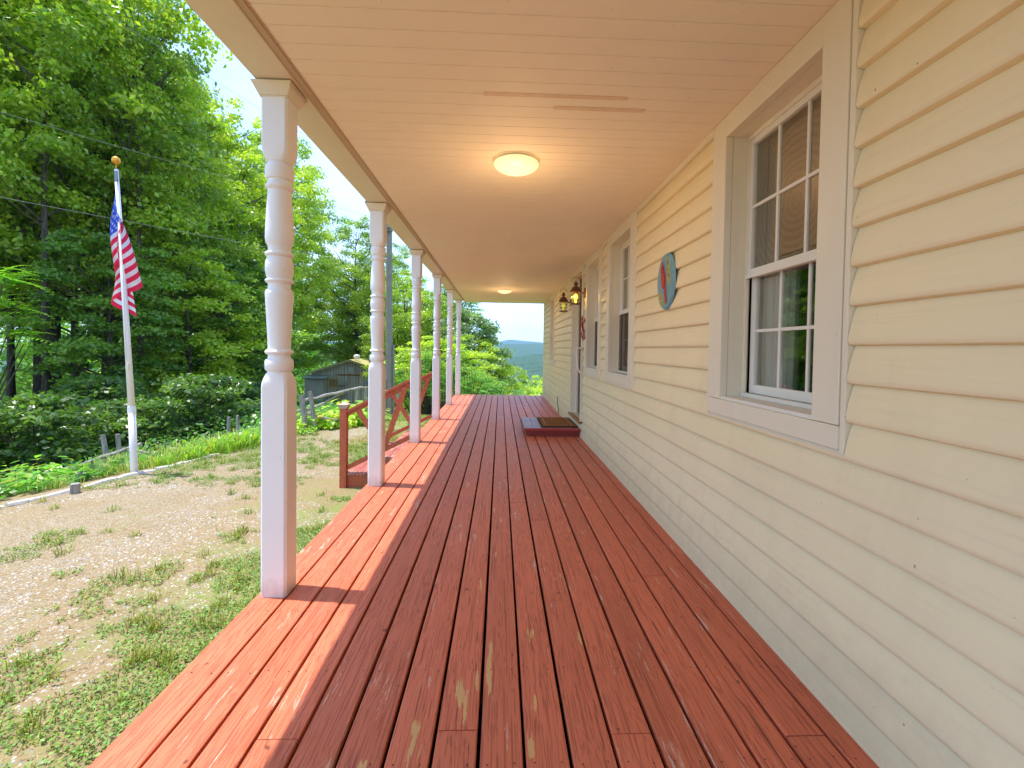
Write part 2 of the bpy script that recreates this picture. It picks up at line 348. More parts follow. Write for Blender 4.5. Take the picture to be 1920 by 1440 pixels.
# far hills (canopy covered) and mountains
def hill(name, x0, x1, y0, y1, n, m, zf, mat):
    xs = np.linspace(x0, x1, n); ys = np.linspace(y0, y1, m); X, Y = np.meshgrid(xs, ys); Z = zf(X, Y)
    idx = np.arange(n*m).reshape(m, n); F = np.stack([idx[:-1, :-1], idx[:-1, 1:], idx[1:, 1:], idx[1:, :-1]], -1).reshape(-1, 4)
    o = npmesh(name, np.stack([X, Y, Z], -1).reshape(-1, 3), F, mat, smooth=False); o['kind'] = 'structure'; return o
def canopy(x, y, s=13., seed=0):
    gx = np.floor(x/s); gy = np.floor(y/s); best = np.zeros_like(x)
    for dx in (-1, 0, 1):
        for dy in (-1, 0, 1):
            a = (gx+dx).astype(np.int64); b = (gy+dy).astype(np.int64)
            h1 = ((a*73856093 ^ b*19349663 ^ seed) & 0xffff)/65535.; h2 = ((a*83492791 ^ b*49979687 ^ seed) & 0xffff)/65535.; h3 = ((a*19990303 ^ b*7368787) & 0xffff)/65535.
            cx = (a+h1)*s; cy = (b+h2)*s; r = s*(.55+.45*h3)
            d = np.hypot(x-cx, y-cy)/r; best = np.maximum(best, np.sqrt(np.clip(1-d*d, 0, 1))*r*(.7+.4*h3))
    return best
fm = NT('forest_canopy'); tc = fm.n('TexCoord').outputs['Object']
n1 = fm.noise(tc, .012, 4, .6); n2 = fm.noise(tc, .09, 4, .7)
m_forest = fm.fin(fm.mix(n2, fm.mix(n1, (.015, .045, .012), (.03, .075, .02)), (.07, .12, .035)), .9, .1)
def h1(x, y):
    crest = -48+10*np.sin(x/310.+.6)+6*np.sin(x/97.)
    z = -125+(crest+125)*sm(850, 1500, y+60*np.sin(x/160.))-35*sm(1550, 1900, y)
    z += (vnoise(x, y, .008, 2)-.5)*26*sm(900, 1100, y)
    return z+canopy(x, y)
hill('hills', -330, 520, 840, 1650, 300, 280, h1, m_forest)
def h1b(x, y): return h1(x, y)-9
hill('hills', -1600, 1800, 900, 1900, 150, 60, h1b, m_forest)
def h2(x, y):
    crest = -4+14*np.sin(x/700.+1.)+8*np.sin(x/260.)
    return -90+(crest+90)*sm(1900, 2500, y)-60*sm(2600, 3000, y)+canopy(x, y, 30, 5)*.6
hill('hills', -1500, 1700, 1850, 2900, 260, 70, h2, m_forest)
def h3(x, y):
    crest = 40+30*np.exp(-((x-75)/120.)**2)+12*np.sin(x/330.+.5)+9*np.sin(x/110.)+16*np.exp(-((x-330)/150.)**2)
    return -120+(crest+120)*sm(3300, 4200, y)-60*sm(4300, 4700, y)
hill('mountains', -3500, 3500, 3200, 4700, 300, 30, h3, m_forest)

# ------------------------------------------------------------------ HOUSE
XW = 1.2
house = empty('house', (1.2, 5, -.6), 'cream vinyl sided house wall with recessed windows along the porch', 'house')
hp = Matrix.Translation((-1.2, -5, .6))
def ho(name, mb, mat, parent=None, **k):
    o = obj(name, mb, mat, parent or house, **k)
    if parent is None: o.matrix_parent_inverse = hp
    return o
wins = [(1.56, 2.555), (4.09, 5.14), (5.45, 6.44), (10.07, 11.05)]
door = (6.64, 7.70)
holes = [(a-.03, b+.03, .93, 3) for a, b in wins]+[(door[0]-.02, door[1]+.02, .2, 3)]
CO = .1335; Z0 = -.0255
s = MB(); Y0, Y1 = -2.5, 12.60
for k in range(0, 21):
    zb = Z0+CO*k; zt = zb+CO
    if zb > 2.62: break
    bands = [zb, zt]
    for h in holes:
        if zb < h[2] < zt: bands = [zb, h[2], zt]
    for a, b in zip(bands[:-1], bands[1:]):
        mid = (a+b)/2; segs = [(Y0, Y1)]
        for h in holes:
            if h[2] < mid < h[3]:
                ns = []
                for p, q in segs:
                    if h[1] <= p or h[0] >= q: ns.append((p, q))
                    else:
                        if p < h[0]: ns.append((p, h[0]))
                        if q > h[1]: ns.append((h[1], q))
                segs = ns
        for p, q in segs:
            prof = []
            for t, x in ((0, 1.219), (.006, 1.203), (.03, 1.1955), (.07, 1.1925), (.11, 1.1912), (.15, 1.1908), (.22, 1.1918), (.6, 1.2015), (.93, 1.2145), (1, 1.219)):
                z = zb+CO*t
                if a-1e-6 <= z <= b+1e-6: prof.append((x, z))
            def px(z): t = (z-zb)/CO; return float(np.interp(t, [.07, .11, .15, .22, .6, .93, 1], [1.1925, 1.1912, 1.1908, 1.1918, 1.2015, 1.2145, 1.219]))
            if a > zb+1e-6: prof = [(px(a), a)]+[r for r in prof if r[1] > a+1e-6]
            if b < zt-1e-6: prof = [r for r in prof if r[1] < b-1e-6]+[(px(b), b)]
            vs = [(x, p, z) for x, z in prof]+[(x, q, z) for x, z in prof]; n = len(prof)
            s.add(vs, [(i, i+1, n+i+1, n+i) for i in range(n-1)])
ho('siding', s, m_siding, autosm=35)
s = MB()   # structural wall behind siding, with openings
cuts = sorted([(a+.11, b-.12, 1.02, 2.43) for a, b in wins]+[(door[0]+.08, door[1]-.12, .24, 2.44)])
p = Y0
for a, b, z0, z1 in cuts:
    s.box(1.222, 1.34, p, a, -.6, 3); s.box(1.222, 1.34, a, b, -.6, z0); s.box(1.222, 1.34, a, b, z1, 3); p = b
s.box(1.222, 1.34, p, 12.58, -.6, 3)
s.box(1.34, 8, 12.46, 12.58, -3, 3); s.box(1.34, 8, -2.5, -2.38, -.6, 3); s.box(7.9, 8.02, -2.38, 12.46, -1.2, 3); s.box(1.34, 7.9, -2.38, 12.46, -.2, -.1)
ho('wall', s, m_siding)
s = MB(); s.box(1.188, 1.225, 12.585, 12.645, -.05, 2.55); s.box(1.225, 1.27, 12.605, 12.645, -.05, 2.55); ho('corner_trim', s, m_trim, bevel=.004)
s = MB(); s.box(1.192, 1.215, Y0, door[0]-.02, 2.50, 2.54); s.box(1.192, 1.215, door[1]+.02, 12.585, 2.50, 2.54)
for a, b in ((Y0, 1.53), (2.585, 4.06), (5.17, 5.42), (6.47, 6.62), (7.72, 10.04), (11.08, 12.58)):
    s2 = MB(); s2.box(1.19, 1.216, a, b, 2.502, 2.538); ho('frieze_strip', s2, m_trim, bevel=.004)
s = MB(); s.box(1.193, 1.212, Y0, door[0]-.02, -.022, .014); s.box(1.193, 1.212, door[1]+.02, 12.585, -.022, .014); ho('base_strip', s, m_trim, bevel=.003)
s = MB(); s.prism([(1.2, 3.2), (8.2, 3.2), (4.7, 5.4)], 'y', -2.6, 12.8); s.box(1.25, 8.1, -2.6, 12.8, 3.0, 3.2); ho('roof', s, plain('roof_shingle', (.12, .10, .09), .9, bump=.5))
for wi, (a, b) in enumerate(wins):
    ia, ib = a+.137, b-.127; zb, zt = .944, 2.54; oz0, oz1 = 1.045, 2.425
    fr = MB()
    xf = 1.186
    fr.box(xf, 1.226, a, ia, zb+.085, zt-.002); fr.box(xf, 1.226, ib, b, zb+.085, zt-.002)
    fr.box(xf, 1.226, ia, ib, oz1, zt-.002)
    fr.box(xf-.004, 1.226, a-.004, b+.004, zb, zb+.083)
    # J channel around the casing
    for q0, q1 in ((a-.028, a-.004), (b+.004, b+.028)): fr.box(1.190, 1.2215, q0, q1, zb-.02, zt-.003)
    fr.box(1.194, 1.214, a-.004, b+.004, zb-.022, zb-.002)
    W = ho('window', fr, m_trim, bevel=.003)
    s = MB(); x1 = 1.322
    s.box(1.228, x1, ia-.02, ia, oz0-.02, oz1+.02); s.box(1.228, x1, ib, ib+.02, oz0-.02, oz1+.02); s.box(1.228, x1, ia, ib, oz1, oz1+.02)
    s.box(1.306, x1, ia, ia+.018, oz0, oz1); s.box(1.306, x1, ib-.018, ib, oz0, oz1); s.box(1.302, x1, ia+.018, ib-.018, oz1-.025, oz1)
    obj('jamb', s, m_trim, W, bevel=.002)
    s = MB(); s.box(1.19, 1.33, ia, ib, oz0-.018, oz0); s.box(1.30, 1.33, ia, ib, oz0, oz0+.02); obj('sill', s, m_white, W, bevel=.004)
    zm = 1.70
    s = MB(); f0, f1 = ia+.018, ib-.018
    # upper sash (outer), lower sash (inner)
    for (xa, xb, z0, z1, st) in ((1.310, 1.336, zm-.02, oz1-.025, .03), (1.337, 1.362, oz0+.02, zm+.015, .038)):
        s.box(xa, xb, f0, f0+st, z0, z1); s.box(xa, xb, f1-st, f1, z0, z1)
        s.box(xa, xb, f0+st, f1-st, z0, z0+st+.008); s.box(xa, xb, f0+st, f1-st, z1-st, z1)
        for k in (1, 2):
            yy_ = f0+st+(f1-f0-2*st)*k/3; s.box(xa+.006, xb-.008, yy_-.008, yy_+.008, z0+st, z1-st)
        zz = (z0+z1)/2+.004; s.box(xa+.0045, xb-.0095, f0+st, f1-st, zz-.008, zz+.008)
    s.box(1.300, 1.309, f0, f1, zm-.03, zm-.005)
    obj('sash', s, m_white, W, bevel=.002)
    s = MB(); s.box(1.3235, 1.3255, f0+.01, f1-.01, zm, oz1-.04); s.box(1.349, 1.351, f0+.01, f1-.01, oz0+.04, zm)
    obj('pane', s, m_glass, W)
    if wi == 0:
        s = MB(); s.box(1.385, 1.389, ia-.03, ib+.03, zm+.01, oz1+.05); o = obj('woven_shade', s, m_shade, W)
        s = MB(); pts = []
        n = 60
        for i in range(n+1):
            yv = ib-.005-(ib-ia)*.36*i/n; xv = 1.43+.022*math.sin(i*.9)+.012*math.sin(i*2.3); pts.append((xv, yv))
        s.add([(x, y, 1.0) for x, y in pts]+[(x, y, zm+.03) for x, y in pts], [(i, i+1, n+2+i, n+1+i) for i in range(n)])
        obj('curtain', s, m_curt, W, smooth=True)
    else:
        if wi == 3:
            s = MB(); s.box(1.385, 1.389, ia-.03, ib+.03, 1.0, oz1+.05); obj('woven_shade', s, plain('tan_blind', (.5, .38, .24), .7), W)
        else:
            s = MB(); n = 70; pts = []
            for i in range(n+1):
                yv = ia-.02+(ib-ia+.04)*i/n; pts.append((1.40+.014*math.sin(i*.8), yv))
            s.add([(x, y, 1.58) for x, y in pts]+[(x, y, oz1+.05) for x, y in pts], [(i, i+1, n+2+i, n+1+i) for i in range(n)]); obj('curtain', s, m_curt, W, smooth=True)
            s = MB(); s.box(1.3000, 1.3012, f0, f1, oz0+.02, zm-.03); obj('insect_screen', s, m_screen, W)
    s = MB()
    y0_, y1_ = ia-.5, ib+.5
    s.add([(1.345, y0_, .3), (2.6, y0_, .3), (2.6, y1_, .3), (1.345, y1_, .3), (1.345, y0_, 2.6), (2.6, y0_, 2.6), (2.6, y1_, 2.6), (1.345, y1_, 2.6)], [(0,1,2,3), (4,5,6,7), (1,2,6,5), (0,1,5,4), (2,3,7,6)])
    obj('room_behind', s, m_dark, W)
# door
s = MB(); da, db = door
s.box(1.186, 1.226, da, da+.085, .2, 2.54); s.box(1.186, 1.226, db-.11, db, .2, 2.54); s.box(1.186, 1.226, da+.085, db-.11, 2.45, 2.54)
s.box(1.230, 1.40, db-.125, db-.112, .24, 2.45); s.box(1.230, 1.40, da+.087, da+.10, .24, 2.45)
s.box(1.27, 1.30, db-.16, db-.125, .24, 2.45)
DR = ho('door', s, m_trim, bevel=.003)
s = MB(); s.box(1.16, 1.33, da+.0, db, .20, .235); obj('threshold', s, plain('oak_sill', (.33, .16, .05), .5, vs=20), DR, bevel=.004)
s = MB(); s.box(1.30, 1.345, da+.10, db-.16, .25, 1.25); s.box(1.30, 1.345, da+.10, da+.22, 1.25, 2.44); s.box(1.30, 1.345, db-.28, db-.16, 1.25, 2.44); s.box(1.30, 1.345, da+.22, db-.28, 2.32, 2.44)
obj('door_panel', s, plain('brown_door', (.10, .065, .035), .5), DR, bevel=.004)
s = MB(); s.box(1.318, 1.324, da+.21, db-.27, 1.24, 2.33); obj('pane', s, m_glass, DR)
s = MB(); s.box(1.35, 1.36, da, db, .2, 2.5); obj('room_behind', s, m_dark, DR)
# grab handle beside door
s = MB(); s.tube([(1.19, 6.57, 1.30), (1.125, 6.56, 1.305), (1.095, 6.55, 1.28), (1.10, 6.545, 1.15), (1.12, 6.54, 1.0), (1.15, 6.535, .955), (1.19, 6.53, .945)], .014, 10)
props(obj('grab_handle', s, m_white, smooth=True), 'white bent grab handle on the wall beside the door', 'handle')
# red hanging ornament
s = MB(); rng = random.Random(4)
for i in range(26):
    z = 1.76-.012*i; a = rng.uniform(0, 6.28); c = Vector((1.155+.018*math.cos(a), 6.40+.02*math.sin(a), z))
    s.tube([c, c+Vector((rng.uniform(-.01, .01), rng.uniform(-.012, .012), -.025)), c+Vector((rng.uniform(-.018, .018), rng.uniform(-.02, .02), -.055))], [.006, .008, .002], 6)
s.tube([(1.165, 6.40, 1.86), (1.16, 6.40, 1.40)], .003, 5)
props(obj('pepper_string', s, plain('pepper_red', (.42, .03, .02), .4), smooth=True), 'string of small red peppers hanging by the door', 'ornament')
# cable
s = MB(); s.tube([(1.19, 9.25, .33), (1.17, 9.22, .30), (1.165, 9.15, .2), (1.175, 9.05, .1), (1.16, 8.98, .012)], .007, 6)
props(obj('cable', s, m_black, smooth=True), 'short dark cable coming out low on the siding', 'cable')
# plaque
pl = empty('oval_plaque', (1.186, 3.26, 1.78), 'oval blue plaque with a red bird hung on the siding', 'plaque')
def ov(n, a, b, x, cy=0, cz=0, rot=0):
    out = []
    for k in range(n):
        t = 2*math.pi*k/n; y, z = a*math.cos(t), b*math.sin(t); out.append((x, cy+y*math.cos(rot)-z*math.sin(rot), cz+y*math.sin(rot)+z*math.cos(rot)))
    return out
def disc(mb, a, b, x0, x1, cy=0, cz=0, rot=0, n=40):
    A = ov(n, a, b, x0, cy, cz, rot); B = ov(n, a*.93, b*.95, x1, cy, cz, rot); mb.add(A+B, [tuple(range(n, 2*n))]+[(i, (i+1) % n, n+(i+1) % n, n+i) for i in range(n)])
s = MB(); disc(s, .165, .205, .004, -.014); o = obj('plate', s, plain('plaque_blue', (.16, .34, .42), .35, var=.3, vs=14), pl, bevel=.003)
s = MB()
disc(s, .034, .075, -.014, -.026, .012, .015, R(-14)); disc(s, .024, .026, -.014, -.028, .034, .088, 0)
s.add([(-.018, .050, .10), (-.018, .022, .108), (-.018, .045, .155), (-.027, .036, .12)], [(0,1,3), (1,2,3), (2,0,3)])
s.add([(-.017, -.022, -.02), (-.017, .018, -.03), (-.017, -.022, -.165), (-.017, -.060, -.150), (-.026, -.016, -.08)], [(0,1,4), (1,2,4), (2,3,4), (3,0,4)])
obj('bird', s, plain('plaque_red', (.45, .05, .05), .4, var=.3, vs=40), pl)
s = MB(); rng = random.Random(2)
for (y, z, r) in ((-.07, .08, .5), (-.085, .05, -.4), (-.06, .11, .1), (-.075, .02, .9), (-.09, .0, .2), (.07, -.11, .4), (.05, -.14, -.5), (.09, -.09, 1.2), (.03, -.15, .3), (-.055, .14, -.3)):
    disc(s, .014, .034, -.014, -.019, y, z, r, 10)
obj('painted_leaves', s, plain('plaque_yellow', (.50, .44, .10), .4, var=.3, vs=40), pl)

# ------------------------------------------------------------------ PORCH
porch = empty('porch', (0, 5, -.6), 'long covered porch with red plank floor, white turned posts and cream ceiling', 'porch')
pp = Matrix.Translation((0, -5, .6))
def po(name, mb, mat, **k):
    o = obj(name, mb, mat, porch, **k); o.matrix_parent_inverse = pp; return o
rng = random.Random(11)
known = {-.626: [(1.485)], }
seams = {}
XL = -1.215; PW = .1455; GAP = .0115
nb = 17
s = MB()
fixed = {3: [1.486], 4: [], 6: [2.59], 7: [1.51, 5.82], 2: [2.62], 15: [1.465, 5.1], 11: [1.485], 14: [2.55, 7.6], 0: [2.9], 5: [4.4, 8.1]}
for i in range(nb):
    x0 = XL+PW*i+GAP/2+.0005*rng.uniform(-1, 1); x1 = XL+PW*(i+1)-GAP/2+rng.uniform(-.0015, .001)
    if i == 0: x0 = XL-.012
    if i == 16: x1 = 1.196
    if x1 <= x0+.01: continue
    cutsy = fixed.get(i, [rng.choice([3.4, 3.8, 4.3])]) if i in fixed else [rng.choice([3.4, 3.8, 4.6, 5.4])]
    last = max(cutsy) if cutsy else rng.choice([3.3, 4.4])
    if not cutsy: cutsy = [last]
    cutsy = list(cutsy)
    while cutsy[-1] < 11: cutsy.append(cutsy[-1]+rng.choice([2.4, 3.0, 3.6, 4.1]))
    ed = [-2.2]+[c for c in cutsy if c < 12.1]+[12.70+rng.uniform(-.004, .004)]
    for a, b in zip(ed[:-1], ed[1:]):
        dz = rng.uniform(-.0015, .0015); c = (rng.random(), rng.random()**1.5, rng.random()); ch = .004
        P0 = [(x0, -.026), (x0, dz-ch), (x0+ch*.4, dz-ch*.35), (x0+ch, dz), ((x0+x1)/2, dz+.0008), (x1-ch, dz), (x1-ch*.4, dz-ch*.35), (x1, dz-ch), (x1, -.026)]
        s.prism(P0, 'y', a+.002, b-.002, c)
po('deck_boards', s, m_deck, attr=True)
rng = random.Random(3); s = MB()
for k in range(30):
    yj = -.3+.42*k
    for i in range(nb):
        for q in (.03, .112):
            x = XL+PW*i+q+rng.uniform(-.004, .004); yn = yj+rng.uniform(-.008, .008)
            if x < 1.18 and rng.random() < .9: s.add([(x+.0032*math.cos(t), yn+.0032*math.sin(t), .0031) for t in [j*math.pi/3 for j in range(6)]], [tuple(range(6))])
o = po('nail_heads', s, plain('nail_rust', (.10, .045, .03), .6, .3, .3)); o['kind'] = 'stuff'
s = MB()
s.box(-1.20, -1.165, -2.2, 12.66, -.21, -.028, (.3, .4, .2))
s.box(-1.165, 1.15, 12.62, 12.66, -.21, -.028, (.6, .2, .2))
po('rim_board', s, m_redstep, attr=True)
s = MB()
for k in range(24): s.box(-1.165, 1.19, -2.0+.61*k, -1.962+.61*k, -.2, -.03)
s.box(-1.165, 1.19, -2.2, 12.62, -.34, -.30)  # black sheet added below the joists, puts shade into the board gaps
po('joists_and_shade_sheet', s, m_black)
for y in (.5, 2.4, 4.3, 6.2, 8.2, 10.3, 12.4):
    s = MB(); s.box(-1.14, -1.0, y, y+.14, float(zg(-1.1, y))-.2, -.21); po('pier', s, m_grayw)
# ceiling: soffit panels with V grooves running across
s = MB(); pitchc = .1088; y = 1.762-pitchc*40
while y < 12.35:
    y2 = min(y+pitchc, 12.40); gv = .005
    prof = [(y, 2.545), (y+.0015, 2.5405), (y+.004, 2.54), (y2-.006, 2.54), (y2-.003, 2.5405), (y2-.0015, 2.545)]
    n = len(prof); s.add([(-.965, a, z) for a, z in prof]+[(1.212, a, z) for a, z in prof], [(i, i+1, n+i+1, n+i) for i in range(n-1)])
    s.add([(-.965, y2-.0015, 2.545), (-.965, y2, 2.545), (1.212, y2, 2.545), (1.212, y2-.0015, 2.545)], [(0, 1, 2, 3)])
    y += pitchc
s.box(-.965, 1.212, -2.6, 12.4, 2.56, 2.58)
po('ceiling', s, m_ceil)
s = MB(); s.box(-.992, -.984, -2.6, 12.42, 2.533, 2.56); s.box(-.962, -.952, -2.6, 12.42, 2.530, 2.5395); s.box(-.952, -.944, -2.6, 12.42, 2.5355, 2.5395)
s.box(-.984, -.962, -2.6, 12.42, 2.536, 2.56); po('ceiling_channel', s, m_channel)
s = MB(); s.box(-1.213, -.994, -2.6, 12.62, 2.585, 2.84); s.box(-1.213, -.997, -2.6, 12.62, 2.580, 2.584)
s.box(-.9965, -.9935, -2.6, 12.62, 2.54, 2.585)
s.box(-.99, 1.2, 12.42, 12.60, 2.565, 2.84)
po('beam', s, m_beam, bevel=.003)
s = MB(); s.box(-.94, 1.18, 12.40, 12.62, 2.535, 2.563); po('end_trim', s, m_beam, bevel=.004)
s = MB(); s.prism([(-1.345, 2.80), (-1.345, 2.86), (1.22, 3.45), (1.22, 3.39)], 'y', -2.7, 12.8); s.box(-1.345, -1.325, -2.7, 12.8, 2.72, 2.80); s.box(-1.325, -1.214, -2.7, 12.8, 2.78, 2.80)
po('roof', s, plain('porch_roof', (.15, .13, .11), .9, bump=.5), bevel=.003)
# water stain marks on the ceiling (thin patches)
s = MB(); s.box(-.10, .62, 2.288, 2.320, 2.5382, 2.5394) ; s.box(.26, .74, 2.395, 2.43, 2.5382, 2.5394)
po('ceiling_stain', s, m_stain)
# post
def post_mesh():
    s = MB(); h = .065; n = 32; rings = []
    def sqr(hh, z, q=1.0, rc=.008):   # q: 1 square, 0 circle radius hh
        out = []
        for k in range(n):
            t = 2*math.pi*(k+.5)/n; c, si = math.cos(t), math.sin(t)
            m_ = max(abs(c), abs(si)); rs = 1/m_
            rs = min(rs, 1.36)
            out.append((c*hh*(q*rs+(1-q)), si*hh*(q*rs+(1-q)), z))
        return out
    rr = .0665
    L = [(h, 0, 1), (h, 1.06, 1), (h, 1.085, .93), (h*.985, 1.11, .6), (h*.93, 1.132, .2), (.055, 1.143, 0), (.054, 1.147, 0), (.062, 1.152, 0), (.067, 1.16, 0), (.067, 1.198, 0), (.063, 1.207, 0), (.054, 1.212, 0), (.052, 1.232, 0),
         (.062, 1.236, 0), (.067, 1.243, 0), (.067, 1.249, 0), (.062, 1.256, 0), (.053, 1.259, 0), (.0535, 1.28, 0), (.056, 1.34, 0), (.060, 1.42, 0), (.0645, 1.50, 0), (.0665, 1.54, 0), (.0655, 1.553, 0), (.060, 1.562, 0), (.054, 1.567, 0), (.053, 1.595, 0),
         (.062, 1.599, 0), (.067, 1.605, 0), (.067, 1.611, 0), (.062, 1.617, 0), (.056, 1.619, 0), (.062, 1.635, 0), (.066, 1.66, 0), (.066, 1.69, 0), (.062, 1.715, 0), (.056, 1.73, 0),
         (.062, 1.733, 0), (.067, 1.739, 0), (.067, 1.747, 0), (.062, 1.753, 0), (.053, 1.756, 0), (.0525, 1.775, 0), (.058, 1.79, 0), (.064, 1.80, 0), (.0665, 1.82, 0), (.066, 1.86, 0), (.063, 1.93, 0), (.058, 2.01, 0), (.0545, 2.065, 0),
         (.060, 2.069, 0), (.0665, 2.078, 0), (.0665, 2.086, 0), (.060, 2.095, 0), (.055, 2.098, 0), (.055, 2.115, 0), (.063, 2.12, 0), (.0675, 2.135, 0), (.0675, 2.175, 0), (.064, 2.188, 0), (.056, 2.194, 0), (.054, 2.20, 0), (h*.93, 2.205, .2), (h*.985, 2.228, .6), (h, 2.255, .93), (h, 2.28, 1), (h, 2.57, 1)]
    vs = []; fs = []
    for hh, z, q in L: vs += sqr(hh, z, q)
    for i in range(len(L)-1):
        for k in range(n):
            k2 = (k+1) % n; fs.append((i*n+k, i*n+k2, (i+1)*n+k2, (i+1)*n+k))
    s.add(vs, fs); return s
pm = post_mesh()
py = [2.405, 4.29, 6.25, 8.262, 10.38, 12.50]
P0 = po('post', pm, m_post, autosm=38); P0.matrix_parent_inverse = pp; P0.location = (-1.135, py[0], 0)
s = MB(); A = [(-.066, 2.50), (-.084, 2.575)]
def frus(s, h0, h1, z0, z1): s.add([(-h0,-h0,z0),(h0,-h0,z0),(h0,h0,z0),(-h0,h0,z0),(-h1,-h1,z1),(h1,-h1,z1),(h1,h1,z1),(-h1,h1,z1)], [(0,3,2,1),(4,5,6,7),(0,1,5,4),(1,2,6,5),(2,3,7,6),(3,0,4,7)])
frus(s, .0665, .069, 2.505, 2.512); frus(s, .070, .098, 2.513, 2.572); cap0 = obj('capital', s, m_beam, P0, bevel=.002)
for y in py[1:]:
    q = P0.copy(); C.objects.link(q); q.location = (-1.135, y, 0); c = cap0.copy(); C.objects.link(c); c.parent = q

# stairs and railings
st = empty('porch_steps', (-1.65, 7.2, -.6), 'two red wooden treads leading down from the porch to the yard', 'steps')
sp = Matrix.Translation((1.65, -7.2, .6))
def so(name, mb, mat, **k):
    o = obj(name, mb, mat, st, **k); o.matrix_parent_inverse = sp; return o
for (xa, xb, zt) in ((-2.07, -1.645, -.425), (-1.66, -1.205, -.215)):
    s = MB(); n = 3; wb_ = (xb-xa)/n
    for k in range(n): s.box(xa+wb_*k+.002, xa+wb_*(k+1)-.003, 6.22, 8.32, zt-.036, zt, (random.Random(k+int(zt*100)).random(), .3, .5))
    so('tread', s, m_redstep, attr=True, bevel=.003)
s = MB(); s.box(-2.05, -1.64, 6.245, 6.28, -.64, -.463, (.2, .6, .1)); so('end_board', s, m_redwood, attr=True, bevel=.003)
s = MB(); s.box(-1.64, -1.205, 6.245, 6.28, -.64, -.253, (.7, .4, .1)); so('end_board', s, m_redwood, attr=True, bevel=.003)
s = MB(); s.box(-2.05, -2.015, 6.285, 8.3, -.64, -.463, (.2, .6, .1)); so('riser', s, m_redwood, attr=True)
s = MB(); s.box(-1.64, -1.61, 6.285, 8.3, -.42, -.253, (.2, .6, .1)); so('riser', s, m_redwood, attr=True)
def railing(y, label, xpost):
    r = empty('stair_railing', (-2.09, y, -.62), label, 'railing', 'railings of the porch steps')
    ip = Matrix.Translation((2.09, -y, .62))
    def ro(name, mb, **k):
        o = obj(name, mb, m_redwood, r, attr=True, bevel=.003, **k); o.matrix_parent_inverse = ip; return o
    s = MB(); s.box(-2.135, -2.046, y-.045, y+.045, -.8, .445, (.3, .2, .6)); nw = ro('newel', s)
    s = MB(); frus2 = [(-.05, .44), (.05, .44)]
    def fr_(s, cx, cy, h0, h1, z0, z1): s.add([(cx-h0,cy-h0,z0),(cx+h0,cy-h0,z0),(cx+h0,cy+h0,z0),(cx-h0,cy+h0,z0),(cx-h1,cy-h1,z1),(cx+h1,cy-h1,z1),(cx+h1,cy+h1,z1),(cx-h1,cy+h1,z1)], [(0,3,2,1),(4,5,6,7),(0,1,5,4),(1,2,6,5),(2,3,7,6),(3,0,4,7)])
    fr_(s, -2.09, y, .05, .062, .446, .485); fr_(s, -2.09, y, .068, .068, .486, .50); fr_(s, -2.09, y, .066, .02, .501, .525)
    cp = obj('newel_cap', s, plain('cap_wood', (.45, .36, .30), .7, var=.3, vs=20), nw)
    cp.matrix_parent_inverse = ip @ Matrix.Identity(4) if False else Matrix.Identity(4)
    a = Vector((-2.04, y, .41)); b = Vector((-1.21, y, .835)); dz = (b.z-a.z)/(b.x-a.x)
    s = MB(); s.bar(a, b, .09, .036, col=(.1, .3, .2)); ro('top_rail', s)
    s = MB(); s.bar(a+Vector((0, .0, -.045)), b+Vector((0, 0, -.045)), .036, .05, col=(.1, .7, .2)); ro('under_rail', s)
    s = MB(); s.bar((-2.04, y, -.355), (-1.21, y, .06), .036, .06, col=(.6, .3, .2)); ro('bottom_rail', s)
    xm = -1.56; zt = .41+(xm+2.04)*dz-.07; zbm = -.355+(xm+2.04)*.5+.03
    s = MB(); s.box(xm-.012, xm+.012, y+.005, y+.03, zbm, zt, (.8, .5, .2)); ro('centre_baluster', s)
    s = MB(); s.bar((-1.90, y-.012, .41+.14*dz-.06), (xm-.01, y-.012, zbm),   .07, .03, up=(0, 1, 0), col=(.4, .1, .2)); ro('brace', s)
    s = MB(); s.bar((-1.27, y-.012, .41+.77*dz-.06), (xm+.01, y-.012, zbm),   .07, .03, up=(0, 1, 0), col=(.9, .1, .2)); ro('brace', s)
    return r
railing(6.25, 'nearer red wooden stair railing with a capped newel', 0)
railing(8.26, 'farther red wooden stair railing seen between the posts', 0)

# door step + mat
ds = empty('door_step', (.8, 7.2, 0), 'low red wooden platform step under the door', 'step'); dp = Matrix.Translation((-.8, -7.2, 0))
s = MB(); rng = random.Random(5)
for k in range(6):
    a = .37+.138*k; b = min(a+.135, 1.193); s.box(a, b, 6.70, 7.78, .085, .12, (rng.random(), rng.random(), rng.random()))
o = obj('step_top', s, m_steptop, ds, attr=True, bevel=.003); o.matrix_parent_inverse = dp
s = MB(); s.box(.40, 1.19, 6.725, 6.755, .003, .084); s.box(.40, .43, 6.756, 7.76, .003, .084); s.box(.44, 1.19, 7.73, 7.76, .003, .084)
o = obj('step_skirt', s, m_darkred, ds, bevel=.002); o.matrix_parent_inverse = dp
s = MB(); s.box(.375, 1.19, 6.688, 6.699, .084, .119); o = obj('nosing', s, plain('nosing_red', (.40, .04, .035), .35), ds, bevel=.002); o.matrix_parent_inverse = dp
mt = NT('coir_mat'); v = mt.coord(); c = mt.mix(mt.noise(v, 220, 3, .7), (.16, .055, .015), (.45, .19, .06)); mt.bump(mt.noise(v, 260, 2), .8, .004); m_coir = mt.fin(c, .95, .05)
mat_ = empty('doormat', (.9, 7.2, .12), 'orange brown coir doormat with black rubber border on the step', 'doormat')
s = MB(); s.box(-.27, .28, -.42, .5, .001, .012); obj('rubber_border', s, m_black, mat_, bevel=.004)
s = MB(); s.box(-.245, .255, -.39, .47, .0125, .021); obj('coir_field', s, m_coir, mat_, bevel=.003)
s = MB()
